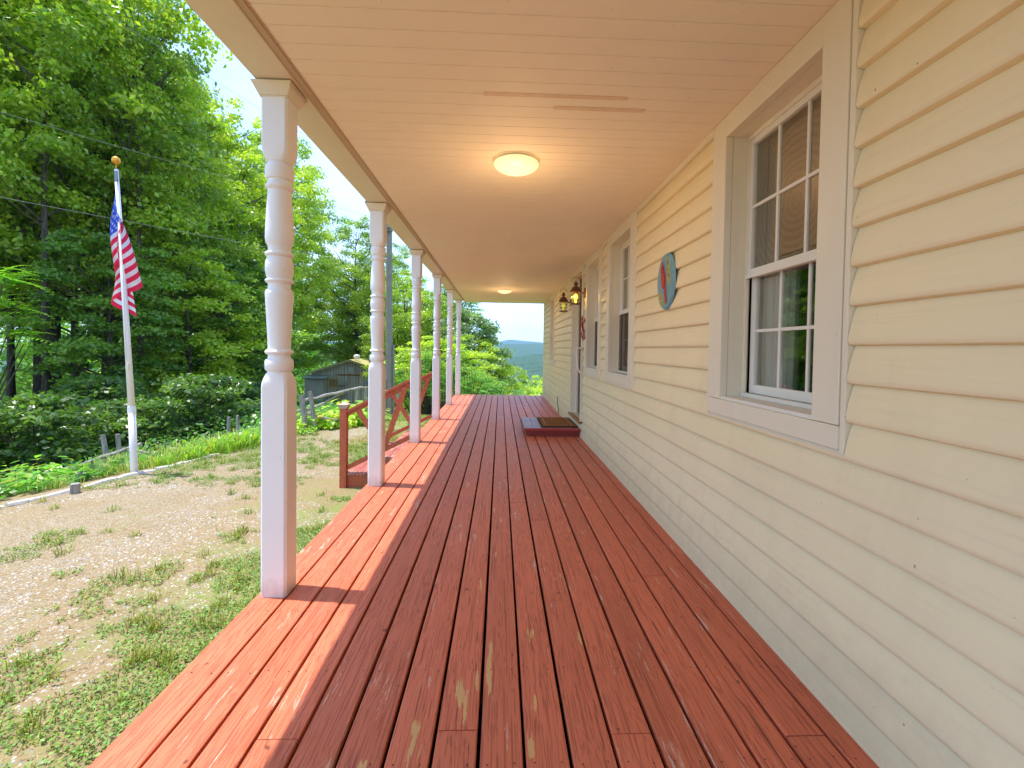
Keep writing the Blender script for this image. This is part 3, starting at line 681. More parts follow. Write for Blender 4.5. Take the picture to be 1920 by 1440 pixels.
for sx in (-.19, .2): s.box(sx-.004, sx+.004, -.33, .41, .0212, .0225)
rng = random.Random(8)
for yy_ in (-.3, -.1, .12, .34):
    for k in range(5):
        a = 6.28*k/5
        if yy_ in (-.3, .34) or True: s.box(.0+.05*math.cos(a)+(-.07 if yy_ > 0 else .07)-.005, .0+.05*math.cos(a)+(-.07 if yy_ > 0 else .07)+.005, yy_+.04*math.sin(a)-.005, yy_+.04*math.sin(a)+.005, .0212, .0225)
obj('mat_pattern', s, plain('mat_gray', (.4, .38, .34), .9), mat_)

# ceiling lights
def emis(name, col, st):
    m = NT(name); m.fin(col, .35, .5); m.set(m.p, 'Emission__Color', (*col, 1)); m.set(m.p, 'Emission__Strength', st); return m.m
em = NT('lamp_dome'); lw = em.n('LayerWeight', Blend=.5).outputs['Facing']
em.fin((.85, .78, .62), .3, .5); em.set(em.p, 'Emission__Color', (1, .66, .30, 1)); em.set(em.p, 'Emission__Strength', .30); m_dome = em.m
for i, (x, y, lb) in enumerate(((.09, 3.10, 'round dome ceiling light glowing, nearer one above the floor'), (.075, 9.80, 'small looking round dome ceiling light at the far end of the porch'))):
    L = empty('ceiling_light', (x, y, 2.54), lb, 'ceiling light', 'round lights on the porch ceiling')
    s = MB(); s.lathe([(.0, -.001), (.125, -.001), (.13, -.022), (.0, -.022)], n=40); obj('base_ring', s, plain('ring_white', (.6, .58, .54), .4), L, autosm=40)
    s = MB(); pr = []
    for k in range(13):
        t = k/12*math.pi/2; pr.append((.150*math.cos(t), -.024-.058*math.sin(t)))
    s.lathe([(.13, -.019), (.148, -.020)]+pr, n=48); obj('glass_dome', s, m_dome, L, smooth=True)
    ld = D.lights.new('ceiling_light_bulb', 'POINT'); ld.energy = 2.4; ld.color = (1, .60, .28); ld.shadow_soft_size = .10
    lo = D.objects.new('ceiling_light_bulb', ld); C.objects.link(lo); lo.location = (0, 0, -.42); lo.parent = L
# lanterns
def lantern(x, y, z0, lit, lb):
    L = empty('wall_lantern', (1.2, y, z0), lb, 'lantern', 'copper lanterns beside the door')
    dx = x-1.2; h = .058
    s = MB(); s.box(-.03, -.008, -.045, .045, .09, .22); s.tube([(-.02, 0, .155), (dx*.5, 0, .15), (dx+h*.6, 0, .17), ], .011, 8); obj('bracket', s, m_copper, L, bevel=.003)
    s = MB()
    for a, b in ((-1,-1),(1,-1),(1,1),(-1,1)): s.bar((dx+a*h, b*h, .0), (dx+a*h, b*h, .165), .009, .009)
    for z in (0, .163): 
        s.bar((dx-h-.006, -h, z), (dx+h+.006, -h, z), .014, .012); s.bar((dx-h-.006, h, z), (dx+h+.006, h, z), .014, .012)
        s.bar((dx-h, -h, z), (dx-h, h, z), .014, .012); s.bar((dx+h, -h, z), (dx+h, h, z), .014, .012)
    for zz in (.055, .11): 
        for b in (-h, h): s.bar((dx-h, b, zz), (dx+h, b, zz), .004, .004); s.bar((dx+b, -h, zz), (dx+b, h, zz), .004, .004)
    s.box(dx-h, dx+h, -h, h, -.012, -.007)
    obj('cage', s, m_copper, L)
    s = MB(); s.lathe([(.078, .166), (.080, .174), (.066, .195), (.052, .215), (.044, .232), (.02, .238), (.016, .25), (.020, .256), (.030, .268), (.031, .282), (.020, .296), (.010, .306), (.008, .318), (.0, .324)], (dx, 0), 20); obj('roof', s, m_copper, L, autosm=35)
    s = MB(); s.tube([(dx+.055*math.cos(t), 0, .325+.052*math.sin(t)) for t in [k*math.pi/12-.15 for k in range(15)]], .0028, 6); obj('ring', s, m_copper, L)
    s = MB()
    for q in (-1, 1): s.box(dx-h+.005, dx+h-.005, q*(h-.003)-.0008, q*(h-.003)+.0008, .008, .157); s.box(dx+q*(h-.003)-.0008, dx+q*(h-.003)+.0008, -h+.007, h-.007, .008, .157)
    obj('glass', s, m_lglass, L)
    s = MB(); s.tube([(dx, 0, -.005), (dx, 0, .06)], .012, 8); s.lathe([(.0, .055), (.014, .058), (.03, .085), (.031, .10), (.022, .122), (.01, .135), (.0, .138)], (dx, 0), 16)
    obj('bulb', s, emis('bulb_lit', (1, .62, .05), 1.6) if lit else emis('bulb_dim', (.75, .72, .12), .22), L, smooth=True)
    if lit:
        ld = D.lights.new('lantern_light', 'POINT'); ld.energy = .8; ld.color = (1, .6, .2); ld.shadow_soft_size = .03
        lo = D.objects.new('lantern_light', ld); C.objects.link(lo); lo.parent = L; lo.location = (dx-.03, -.03, .1)
lantern(1.05, 6.43, 1.93, True, 'lit copper wall lantern, the nearer one, before the door')
lantern(1.055, 7.72, 1.93, False, 'dimmer copper wall lantern on the far side of the door')

# ------------------------------------------------------------------ VEGETATION
def leafquads(rng, cen, nrm, L, Wd):
    """folded leaf quads at cen with normals nrm"""
    n = len(cen); a = rng.normal(size=(n, 3)); d = np.cross(nrm, a); d /= np.linalg.norm(d, axis=1)[:, None]+1e-9
    s_ = np.cross(nrm, d); L = L*(.7+.6*rng.random(n))[:, None]; W_ = Wd*(.7+.6*rng.random(n))[:, None]
    v = np.stack([cen-d*L/2, cen+s_*W_/2-d*L*.06, cen+d*L/2-nrm*L*.16, cen-s_*W_/2-d*L*.06], 1)
    return v.reshape(-1, 3)
def crown_leaves(rng, cl, rad, nper, L, Wd, flat=.55, up=.9, pal=((.05,.11,.02), (.10,.19,.035)), vj=.25):
    V = []; Cc = []
    pal = np.array(pal)
    for c, r in zip(cl, rad):
        n = int(nper*(r/np.mean(rad))**2)
        d = rng.normal(size=(n, 3)); d /= np.linalg.norm(d, axis=1)[:, None]; d[:, 2] = np.where(d[:, 2] < -.3, -d[:, 2]*.7, d[:, 2])
        q = rng.random(n)**.42
        lump = 1+.22*np.sin(d[:, 0]*5+c[0]*3)*np.cos(d[:, 1]*6+c[1]*2)
        p = c+d*(q*r*lump)[:, None]*np.array([1, 1, flat])
        nr = d*.6+np.array([0, 0, up*.65])+rng.normal(size=(n, 3))*.6; nr /= np.linalg.norm(nr, axis=1)[:, None]
        V.append(leafquads(rng, p, nr, L, Wd))
        t = rng.random(); base = pal[0]*(1-t)+pal[1]*t
        col = base*(1+vj*(rng.random((n, 1))-.5)*2)*np.array([1, 1, 1]); col[:, 0] *= (.85+.4*rng.random(n)); Cc.append(col)
    V = np.concatenate(V); n = len(V)//4
    return V, np.arange(n*4).reshape(n, 4), np.concatenate(Cc)
PALS = {'deep': ((.024, .055, .010), (.065, .115, .018)), 'mid': ((.070,.118,.010), (.165,.225,.020)), 'dark': ((.048,.098,.014), (.11,.18,.024)), 'yellow': ((.12,.175,.014), (.21,.265,.025)), 'gray': ((.055,.095,.04), (.14,.19,.09)), 'lime': ((.16,.27,.02), (.30,.40,.04))}
def make_tree(name, seed, h, cb, rad, ncl, nper, L, pal='mid', trunk_r=.2, flat=.78, prof='oval', fork=False, lean=.0, csize=.30, Wd=None, barelimbs=.5):
    rng = np.random.default_rng(seed); rr = random.Random(seed)
    root = empty(name, (0, 0, -100))
    # trunk
    tp = []; nseg = 9
    wx, wy = rr.uniform(-1, 1), rr.uniform(-1, 1)
    def axis(z): t = z/h; return np.array([lean*z*t+.25*wx*math.sin(t*4+seed)*t*rad*.35, .25*wy*math.sin(t*5+1)*t*rad*.35, z])
    s = MB(); s.tube([axis(h*.94*k/nseg-(.5 if k == 0 else 0)) for k in range(nseg+1)], [trunk_r*(1.35 if k == 0 else 1)*(1-.86*k/nseg) for k in range(nseg+1)], 9)
    if fork: 
        zf = h*.22; s.tube([axis(zf)+np.array([rad*.5*t**.7*.8, rad*.3*t, h*.6*t]) for t in (0, .1, .25, .5, .8, 1)], [trunk_r*.7, trunk_r*.66, trunk_r*.55, trunk_r*.4, trunk_r*.22, .02], 8)
    cl = []; rd = []
    for i in range(ncl):
        t = (i+rr.random())/ncl; z = cb+(h-cb)*t
        if prof == 'oval': R_ = rad*(math.sin(math.pi*min(1, .12+.80*t))**.6)
        elif prof == 'cone': R_ = rad*(1.02-t)**.8
        elif prof == 'dome': R_ = rad*math.sqrt(max(.03, 1-(t*.98)**2.4))
        elif prof == 'column': R_ = rad*(.8+.3*math.sin(t*9+seed))*(1 if t < .8 else (1.05-t)/.25)
        a = i*2.399+rr.uniform(-.5, .5); q = R_*math.sqrt(rr.uniform(.12, 1.0)); r = rad*csize*rr.uniform(.65, 1.25)*(.75 if t > .85 else 1)
        ax = axis(z); c = ax+np.array([q*math.cos(a), q*math.sin(a), rr.uniform(-.3, .3)*r]); cl.append(c); rd.append(r)
        if rr.random() < barelimbs:
            z0 = max(cb*.75, z-q*.55-.3); b0 = axis(z0); mid = b0*.5+c*.5+np.array([0, 0, -.08*q]); tr = trunk_r*(1-.86*z0/h)
            s.tube([b0, mid, c], [min(tr*.5, .012+.022*q), .009+.012*q, .006], 5, cap=False)
    obj('trunk', s, m_bark, root, smooth=True)
    V, Fq, Cq = crown_leaves(rng, cl, rd, nper, L, Wd or L*.62, flat, pal=PALS[pal])
    npmesh('crown', V, Fq, m_leaf, root, Cq)
    return root
# fronded plants (sumac / tree-of-heaven): pinnate leaves at stem ends
def fronds(rng, base, dirs, length, npair, lw, pal):
    V = []; Cc = []
    for b, d in zip(base, dirs):
        d = d/np.linalg.norm(d); side = np.cross(d, [0, 0, 1]); side /= np.linalg.norm(side)+1e-9
        t_ = rng.random(); col = np.array(pal[0])*(1-t_)+np.array(pal[1])*t_
        Lr = length*rng.uniform(.7, 1.15)
        for k in range(1, npair+1):
            t = k/npair; p = b+d*Lr*t+np.array([0, 0, -.38*Lr*t*t]); ll = lw*(1.25-.75*t)
            for sg in (-1, 1):
                dd = side*sg*.92+d*.4+np.array([0, 0, -.25]); dd /= np.linalg.norm(dd); w_ = np.cross(dd, [0, 0, 1]); w_ /= np.linalg.norm(w_)+1e-9
                V += [p, p+dd*ll*.45+w_*ll*.16, p+dd*ll, p+dd*ll*.45-w_*ll*.16]; Cc.append(col*rng.uniform(.85, 1.2))
    return np.array(V), np.array(Cc)
def make_sumac(name, seed, h, rad, nst, nfr, length, pal):
    rng = np.random.default_rng(seed); root = empty(name, (0, 0, -100)); s = MB(); V = []; Cc = []
    for i in range(nst):
        a = rng.uniform(0, 6.28); q = rad*math.sqrt(rng.random()); z = h*(1-.45*(q/rad)**2)*rng.uniform(.55, 1.0)
        tip = np.array([q*math.cos(a), q*math.sin(a), z]); s.tube([(tip[0]*.25, tip[1]*.25, -.2), (tip[0]*.6, tip[1]*.6, z*.5), tip], [.035, .022, .01], 5, cap=False)
        az = rng.uniform(0, 6.28, nfr); el = rng.uniform(-.1, .9, nfr)
        dr = np.stack([np.cos(az)*np.cos(el), np.sin(az)*np.cos(el), np.sin(el)], 1); v, c = fronds(rng, [tip-np.array([0, 0, rng.uniform(0, .3)]) for _ in range(nfr)], dr, length, 9, .15*length/.6, pal); V.append(v); Cc.append(c)
    obj('stems', s, m_bark, root, smooth=True)
    V = np.concatenate(V); n = len(V)//4; npmesh('foliage', V, np.arange(4*n).reshape(n, 4), m_leaf, root, np.concatenate(Cc)); return root

def G(x, y): return float(zg(x, y))
# prototypes
T = {}
T['A'] = make_tree('broadleaf_tree', 1, 19, 4.6, 4.4, 112, 235, .20, 'mid', .24, barelimbs=.6, csize=.24)
T['B'] = make_tree('broadleaf_tree', 2, 17, 4.5, 3.7, 105, 245, .19, 'yellow', .20, lean=.012, csize=.25)
T['G'] = make_tree('broadleaf_tree', 3, 18, 5.6, 4.0, 100, 235, .20, 'gray', .22, fork=True, csize=.24)
T['M'] = make_tree('maple_tree', 4, 11, 1.3, 3.2, 95, 220, .17, 'mid', .14, flat=.75, csize=.27)
T['Y'] = make_tree('young_tree', 5, 7.5, .6, 2.2, 70, 260, .14, 'yellow', .08, csize=.30)
T['D'] = make_tree('understory_tree', 6, 8, 1.0, 2.5, 80, 260, .16, 'dark', .09, flat=.55, lean=.04, csize=.3)
T['O'] = make_tree('oak_tree', 7, 7.2, 2.0, 3.2, 60, 190, .17, 'gray', .16, prof='dome', csize=.2, barelimbs=1)
T['P'] = make_tree('pine_tree', 8, 13, 3.0, 3.0, 80, 200, .16, 'dark', .18, flat=.25, prof='cone', csize=.3, barelimbs=1, Wd=.05)
T['S'] = make_sumac('sumac_shrub', 9, 3.2, 2.0, 42, 9, .62, ((.06,.14,.02), (.11,.21,.04)))
T['U'] = make_tree('woodland_shrub', 10, 1.6, .1, 1.25, 30, 120, .13, 'deep', .03, flat=.5, prof='dome', csize=.38)
T['W'] = make_tree('tall_slim_tree', 12, 16, 7.5, 2.6, 55, 220, .18, 'mid', .15, lean=-.01, csize=.3)
GT = {'A': 'large broadleaf trees of the wood', 'B': 'yellow green broadleaf trees of the wood', 'G': 'grey green broadleaf trees of the wood', 'M': 'maple trees at the wood edge', 'Y': 'young bright trees', 'D': 'dark understory trees', 'O': 'oaks beyond the porch', 'P': 'pines beyond the porch', 'S': 'sumac shrubs beyond the lawn', 'U': 'woodland shrubs', 'W': 'tall slim trees of the wood'}
CT = {'U': 'shrub', 'S': 'shrub'}
TR = [  # kind, x, y, scale xy, scale z, rot, label
 ('A', -20.5, 15.5, 1.0, 1.0, .3, 'huge green broadleaf tree at the left edge of the wood'),
 ('B', -16.8, 15.2, .95, 1.0, 2.1, 'yellow green tree left of the flagpole, its crown above the frame'),
 ('G', -17.6, 18.8, 1.0, 1.03, 1.2, 'forked grey green tree whose twin stems rise left of the flag'),
 ('A', -14.6, 17.6, .9, 1.0, 4.0, 'tall leafy tree standing directly behind the flag'),
 ('G', -17.0, 21.6, .95, 1.0, 2.7, 'tall pale leaved tree just right of the flag, reaching the sky gap'),
 ('B', -14.9, 25.6, .92, .93, .9, 'yellow green tree filling the gap left of the first post'),
 ('M', -14.3, 21.5, 1.0, 1.05, 3.3, 'dense maple right of the flag with foliage down to the fence'),
 ('B', -14.7, 32.0, .95, .97, 5.0, 'bright green tree directly right of the first post'),
 ('A', -17.2, 36.0, .95, 1.05, 2.9, 'high green tree rising between the first and second posts'),
 ('A', -14.4, 46.5, .9, .98, 5.3, 'tree top against the sky just left of the second post'),
 ('M', -15.3, 27.5, 1.0, 1.15, .5, 'dense maple hanging over the left end of the shed'),
 ('A', -21.0, 43.5, .9, .78, 1.9, 'broad tree rising behind the left corner of the shed'),
 ('W', -18.8, 17.4, 1, 1, .4, 'slim dark trunked tree in the wood left of the flagpole'),
 ('W', -15.9, 19.6, .9, 1, 2.2, 'slim tree with a bare lower trunk behind the flagpole base'),
 ('W', -21.5, 21.0, 1, 1.05, 3.9, 'slim tree deep in the wood near the left edge'),
 ('W', -13.0, 18.2, .8, .85, 5.2, 'slim tree with low branches right of the flagpole'),
 ('A', -25.5, 22.5, 1.0, 1.0, .1, 'large tree in the second row at far left'),
 ('B', -22.8, 25.5, 1.0, 1.0, 1.1, 'yellow green tree in the second row left of the flag'),
 ('A', -19.3, 26.5, 1.0, 1.0, 2.3, 'large tree in the second row behind the flag'),
 ('G', -18.3, 31.5, 1.0, .95, 3.1, 'grey green tree in the second row left of the first post'),
 ('A', -21.0, 46.0, .9, .85, 4.4, 'tree in the back row left of the shed roof'),
 ('G', -17.5, 50.5, 1.0, .88, 5.1, 'pale tree rising high behind the shed ridge'),
 ('B', -14.2, 48.0, .85, .86, .7, 'yellow green tree behind the right half of the shed'),
 ('A', -11.0, 46.0, .82, .82, 2.6, 'open crowned tree behind the utility pole'),
 ('M', -7.6, 37.0, 1.0, .92, .2, 'maple right of the utility pole seen past the third post'),
 ('A', -6.3, 44.0, .75, .62, 3.7, 'tree between the third and fourth posts against the sky'),
 ('M', -4.6, 33.0, .9, .88, 5.5, 'green tree seen between the fourth and fifth posts'),
 ('P', -2.9, 31.5, .85, .95, 1.0, 'dark layered pine just outside the far end of the porch'),
 ('P', -4.6, 38.5, 1.0, 1.0, 2.0, 'taller pine behind the far posts'),
 ('O', -1.9, 28.5, 1.0, 1.02, .8, 'small open crowned oak reaching right against the pale sky'),
 ('Y', -1.5, 27.0, 1.0, .72, 2.4, 'bright young tree below the oak at the end of the porch'),
 ('Y', .2, 36.0, .8, .8, .3, 'yellow green tree top beside the far blue hills'),
 ('Y', -2.9, 22.5, 1.2, .55, 4.1, 'bushy bright tree low behind the farthest posts'),
 ('Y', 2.6, 52.0, 1.5, 1.28, 1.7, 'round yellow green tree top below the hills, left one'),
 ('Y', 5.2, 55.0, 1.5, 1.5, 3.0, 'round yellow green tree top against the house corner'),
 ('Y', 1.0, 46.0, 1.3, 1.25, 5.3, 'low yellow tree top just above the deck end'),
 ('Y', 3.2, 44.0, 1.2, .85, .9, 'small yellow tree top above the deck end near the house'),
 ('M', 8.5, 60.0, 1.2, 1.2, 2.9, 'tree down the slope hidden beyond the house corner'),
 ('D', -18.0, 13.2, 1.0, .9, .6, 'dark understory tree at the left edge above the shrubs'),
 ('W', -13.9, 14.6, .8, .9, 1.9, 'slim bare trunked tree in front of the wood left of the flagpole'),
 ('W', -16.4, 16.9, .9, .95, 5.0, 'slim dark tree two crowns left of the flagpole'),
 ('W', -12.6, 16.6, .7, .9, .7, 'thin tree whose trunk shows just behind the leaning fence posts'),
 ('W', -17.9, 14.9, .8, 1.0, 2.9, 'thin tree with a bare trunk near the left frame edge'),
 ('D', -12.4, 15.2, .8, .75, 3.2, 'dark understory tree behind the leaning fence posts'),
 ('Y', -11.8, 17.9, 1.1, .85, 4.6, 'light green understory tree right of the flagpole'),
 ('D', -12.3, 20.8, 1.1, .85, 5.8, 'dark understory tree left of the first post'),
 ('D', -14.0, 24.6, 1.1, .9, .2, 'dark understory tree right behind the first post'),
 ('D', -17.4, 33.5, 1.2, .9, 2.5, 'dark understory tree against the left wall of the shed'),
 ('S', -4.2, 24.0, .8, 1.2, .4, 'sumac thicket right of the utility pole'),
 ('S', -3.2, 19.5, .75, 1.05, 1.8, 'sumac shrub with long fronds between the far posts'),
 ('S', -2.3, 19.8, 1.0, .98, 3.0, 'sumac shrub with drooping fronds left of the deck end'),
 ('S', -1.2, 17.8, .75, .72, 4.4, 'low sumac shrub touching the end of the deck'),
 ('S', -.2, 19.6, .7, .62, 5.6, 'darker low sumac shrub at the middle of the deck end'),
 ('M', -7.4, 34.0, .75, .60, 1.4, 'small maple behind the utility pole base'),
]
first = {}
for kd, x, y, sx, sz, rz, lb in TR:
    z = G(x, y)
    if kd not in first:
        t = first[kd] = T[kd]; t.location = (x, y, z); t.scale = (sx, sx, sz); t.rotation_euler = (0, 0, rz); t['label'] = lb
    else: t = dup(T[kd], (x, y, z), rz, (sx, sx, sz), lb)
    t['category'] = CT.get(kd, 'tree'); t['group'] = GT[kd]
U_ = [(-10.3, 8.9), (-9.3, 9.5), (-12.4, 11.2), (-9.0, 11.4), (-11.0, 13.2), (-8.3, 13.4), (-9.3, 16.6), (-10.4, 19.6)]
place = ['far left, lowest in the frame', 'left, over the bright weeds', 'at the left frame edge, in the shade', 'left of the leaning fence posts', 'deeper in the wood left of the flagpole', 'right behind the flagpole base', 'behind the short fence stakes', 'in the shade near the first post']
for i, (x, y) in enumerate(U_):
    rz = i*1.3; sc_ = .85+.35*((i*37) % 10)/10
    if i == 0: t = T['U']; t.location = (x, y, G(x, y)); t.scale = (sc_,)*3; t['label'] = 'dark woodland shrub '+place[i]
    else: t = dup(T['U'], (x, y, G(x, y)), rz, (sc_, sc_, sc_*.9), 'dark woodland shrub '+place[i])
    t['category'] = 'shrub'; t['group'] = GT['U']
# the frond branch reaching in at the left edge
SB = make_sumac('sumac_tree', 21, 5.9, 1.9, 26, 9, .75, ((.07,.15,.015), (.11,.22,.02)))
SB.location = (-12.3, 10.4, G(-12.3, 10.4)); props(SB, 'tall sumac with bright hanging fronds at the left edge', 'tree')

# woods far back as one mass
rng = np.random.default_rng(77); V = []; Fq = []; Cq = []; off = 0
cl = []; rd = []
for i in range(150):
    a = rng.uniform(0, 1); y = rng.uniform(34, 75); x = -rng.uniform(.50, 1.5)*y-2
    if a < .25: y = rng.uniform(58, 80); x = -rng.uniform(.22, .5)*y
    zb = G(x, y); hh = rng.uniform(10, 17)
    for k in range(7): cl.append(np.array([x+rng.uniform(-2, 2), y+rng.uniform(-2, 2), zb+hh*(.08+.13*k)+rng.uniform(-.5, .5)])); rd.append(rng.uniform(1.3, 2.2))
V, Fq, Cq = crown_leaves(rng, cl, rd, 60, .5, .34, .7, pal=((.05,.11,.015), (.13,.21,.03)))
bw_ = npmesh('deep_wood', V, Fq, m_leaf, None, Cq); props(bw_, 'dense dark wood further back behind the front trees', 'wood', kind='stuff')
# slope scrub below the porch end
cl = []; rd = []
for i in range(150):
    y = rng.uniform(30, 95); x = rng.uniform(-.12, .22)*y+rng.uniform(-2, 2); cl.append(np.array([x, y, G(x, y)+rng.uniform(.3, 2.5)])); rd.append(rng.uniform(1.0, 1.9))
V, Fq, Cq = crown_leaves(rng, cl, rd, 160, .26, .18, .8, pal=((.09,.16,.015), (.17,.24,.03)))
o = npmesh('slope_scrub', V, Fq, m_leaf, None, Cq); props(o, 'yellow green scrub covering the slope below the porch end', 'scrub', kind='stuff')

# undergrowth on the woods floor
n = 26000; y = rng.uniform(4.5, 32, n); x = edge_x(np.minimum(y, 14))-.5-rng.random(n)**1.3*np.where(y < 14, 9, 12)-np.where(y > 14, (y-14)*.32, 0)
keep = (x > -1.25*y-2); x = x[keep]; y = y[keep]; n = len(x)
cen = np.stack([x, y, zg(x, y)+.03+.28*rng.random(n)**1.5*vnoise(x, y, .9, 8)*1.6], 1)
nr = np.array([0, 0, 1.])+rng.normal(size=(n, 3))*.4; nr /= np.linalg.norm(nr, axis=1)[:, None]
V = leafquads(rng, cen, nr, .12, .085); cc = np.array([.045, .11, .02])*(.6+.9*rng.random((n, 1)))
o = npmesh('undergrowth', V, np.arange(4*n).reshape(n, 4), m_leaf, None, cc); props(o, 'low leafy undergrowth covering the floor of the wood', 'undergrowth', kind='stuff')

# grass: clover and tufts near the deck, lawn
def blades(rng, x, y, hgt, wid, lean=.6):
    n = len(x); a = rng.uniform(0, 6.283, n); z = zg(x, y)-.005; h = hgt*(.5+rng.random(n)); dx = np.cos(a); dy = np.sin(a)
    l = lean*h*rng.random(n)
    b = np.stack([x, y, z], 1); t = np.stack([x+np.cos(a+1.2)*l, y+np.sin(a+1.2)*l, z+h], 1); s_ = np.stack([dx*wid/2, dy*wid/2, 0*dx], 1)
    m_ = (b+t)/2+np.stack([0*dx, 0*dx, h*.12], 1)
    return np.stack([b-s_, b+s_, m_+s_*1.1, m_-s_*1.1], 1).reshape(-1, 3), np.stack([m_-s_*1.1, m_+s_*1.1, t+s_*.15, t-s_*.15], 1).reshape(-1, 3)
def grassmask(x, y):
    g1 = .42*vnoise(x, y, .9, 11)+.36*vnoise(x, y, 2.6, 12)+.30*vnoise(x, y, 7, 13)+.14*(vnoise(x, y, 17, 14)-.5)
    lim = .67-.27*sm(-2.75, -1.4, x-.10*(y-2))-.18*sm(7, 13, y)-.13*sm(1.0, .2, x-edge_x(y))-.10*sm(-2.5, -1.9, x+.25*(vnoise(x, y, 1.5, 19)-.5))-.22*sm(6, 8.5, y)*sm(-3.6, -2.2, x)
    return g1 > lim
VV = []; CC = []
n = 230000; x = -1.25-7.5*rng.random(n)**1.15; y = rng.uniform(.8, 13, n); ok = (x > edge_x(y)-.1) & (x > -1.12*y-.9) & grassmask(x, y) & (rng.random(n) < .62*np.clip(5.5/y, .25, 1)); x = x[ok]; y = y[ok]
b1, b2 = blades(rng, x, y, .024, .0055, 1.6); cc = np.array([.24, .37, .06])*(.55+.9*rng.random((len(x), 1)))*np.array([1, 1, 1]); cc[:, 0] *= 1+.7*vnoise(x, y, 1.3, 15)
VV += [b1, b2]; CC += [cc, cc]
# upright tufts in clumps
nt_ = 1500; tx = -1.25-6.5*rng.random(nt_)**1.1; ty = rng.uniform(.9, 12, nt_); ok = (tx > edge_x(ty)-.05) & (tx > -1.12*ty-.9) & (grassmask(tx, ty) | (rng.random(nt_) < .10)); tx = tx[ok]; ty = ty[ok]
k = 34; th = np.repeat(.035+.045*rng.random(len(tx)), k); x = np.repeat(tx, k)+rng.normal(size=len(tx)*k)*.028; y = np.repeat(ty, k)+rng.normal(size=len(tx)*k)*.028; ok = x < -1.24; x = x[ok]; y = y[ok]; th = th[ok]
b1, b2 = blades(rng, x, y, th, .005, 1.3); cc = np.array([.20, .33, .05])*(.55+.9*rng.random((len(x), 1))); cc[:, 0] *= 1+.8*vnoise(x, y, .9, 16)
VV += [b1, b2]; CC += [cc, cc]
# clover leaves
n = 150000; x = -1.22-4.5*rng.random(n)**1.6; y = rng.uniform(.8, 9, n); ok = grassmask(x, y) & (x > -1.12*y-.9) & (x > edge_x(y)); x = x[ok][:46000]; y = y[ok][:46000]; n = len(x)
cen = np.stack([x, y, zg(x, y)+.008+.03*rng.random(n)], 1); nr = np.array([0, 0, 1.])+rng.normal(size=(n, 3))*.45; nr /= np.linalg.norm(nr, axis=1)[:, None]
VV.append(leafquads(rng, cen, nr, .019, .014)); cc = np.array([.18, .34, .05])*(.5+.95*rng.random((n, 1))); CC.append(cc)
# lawn further out
n = 60000; x = rng.uniform(-14, 3, n); y = 12+20*rng.random(n)**1.3; ok = (x > -5-.30*(y-12)-1) & (x < .2*y); x = x[ok]; y = y[ok]
b1, b2 = blades(rng, x, y, .05, .012); cc = np.array([.30, .38, .08])*(.6+.8*rng.random((len(x), 1))); VV += [b1, b2]; CC += [cc, cc]
# dry straw
n = 48000; x = -1.3-6.5*rng.random(n); y = rng.uniform(.9, 11, n); ok = (x > edge_x(y)); x = x[ok]; y = y[ok]; n = len(x)
cen = np.stack([x, y, zg(x, y)+.008*rng.random(n)+.002], 1); nr = np.array([0, 0, 1.])+rng.normal(size=(n, 3))*.2; nr /= np.linalg.norm(nr, axis=1)[:, None]
VV.append(leafquads(rng, cen, nr, .05, .0035)); CC.append(np.array([.50, .36, .20])*(.5+.7*rng.random((n, 1))))
V = np.concatenate(VV); n = len(V)//4
o = npmesh('grass', V, np.arange(4*n).reshape(n, 4), leafmat('grass_blades', 1, .3, .6), None, np.concatenate(CC)); props(o, 'patchy grass and clover growing over the gravelly yard', 'grass', kind='stuff')
# gravel
def gmask(x, y): return (.6*vnoise(x, y, .8, 21)+.4*vnoise(x, y, 3.1, 22)) > .60-.26*np.exp(-((x+3.3-.10*(y-5))/1.0)**2)
n = 90000; x = -1.4-5.2*rng.random(n); y = .9+12*rng.random(n)**1.3; ok = gmask(x, y) & (~grassmask(x, y)) & (x > edge_x(y)+.1) & (x > -1.12*y-.9); x = x[ok][:42000]; y = y[ok][:42000]; n = len(x)
sz = .003+.0085*rng.random(n)**2.2; an = rng.uniform(0, 6.28, n); tz = zg(x, y)
cx_, sx_ = np.cos(an)[:, None], np.sin(an)[:, None]
shape = np.array([(-1, -.6, 0), (.9, -.8, 0), (1.1, .6, 0), (-.7, .9, 0), (-.5, -.3, .55), (.5, -.4, .6), (.5, .35, .5), (-.4, .5, .6)])
P = shape[None]*(.8+.4*rng.random((n, 8, 1)))*sz[:, None, None]
V = np.stack([P[..., 0]*cx_-P[..., 1]*sx_+x[:, None], P[..., 0]*sx_+P[..., 1]*cx_+y[:, None], P[..., 2]+tz[:, None]-.001], -1).reshape(-1, 3)
Fs = np.array([(0, 1, 5, 4), (1, 2, 6, 5), (2, 3, 7, 6), (3, 0, 4, 7), (4, 5, 6, 7)])
Fq = (Fs[None]+8*np.arange(n)[:, None, None]).reshape(-1, 4); c1 = np.array([.42, .39, .35])*(.55+.75*rng.random((n, 1))); c1 = np.repeat(c1, 5, 0)
gm_ = NT('gravel_stone'); a = gm_.n('Attribute', _attribute_name='col'); m_gravel = gm_.fin(a.outputs['Color'], .8, .2)
o = npmesh('gravel', V, Fq, m_gravel, None, c1); props(o, 'pale gravel chips scattered over the yard', 'gravel', kind='stuff')

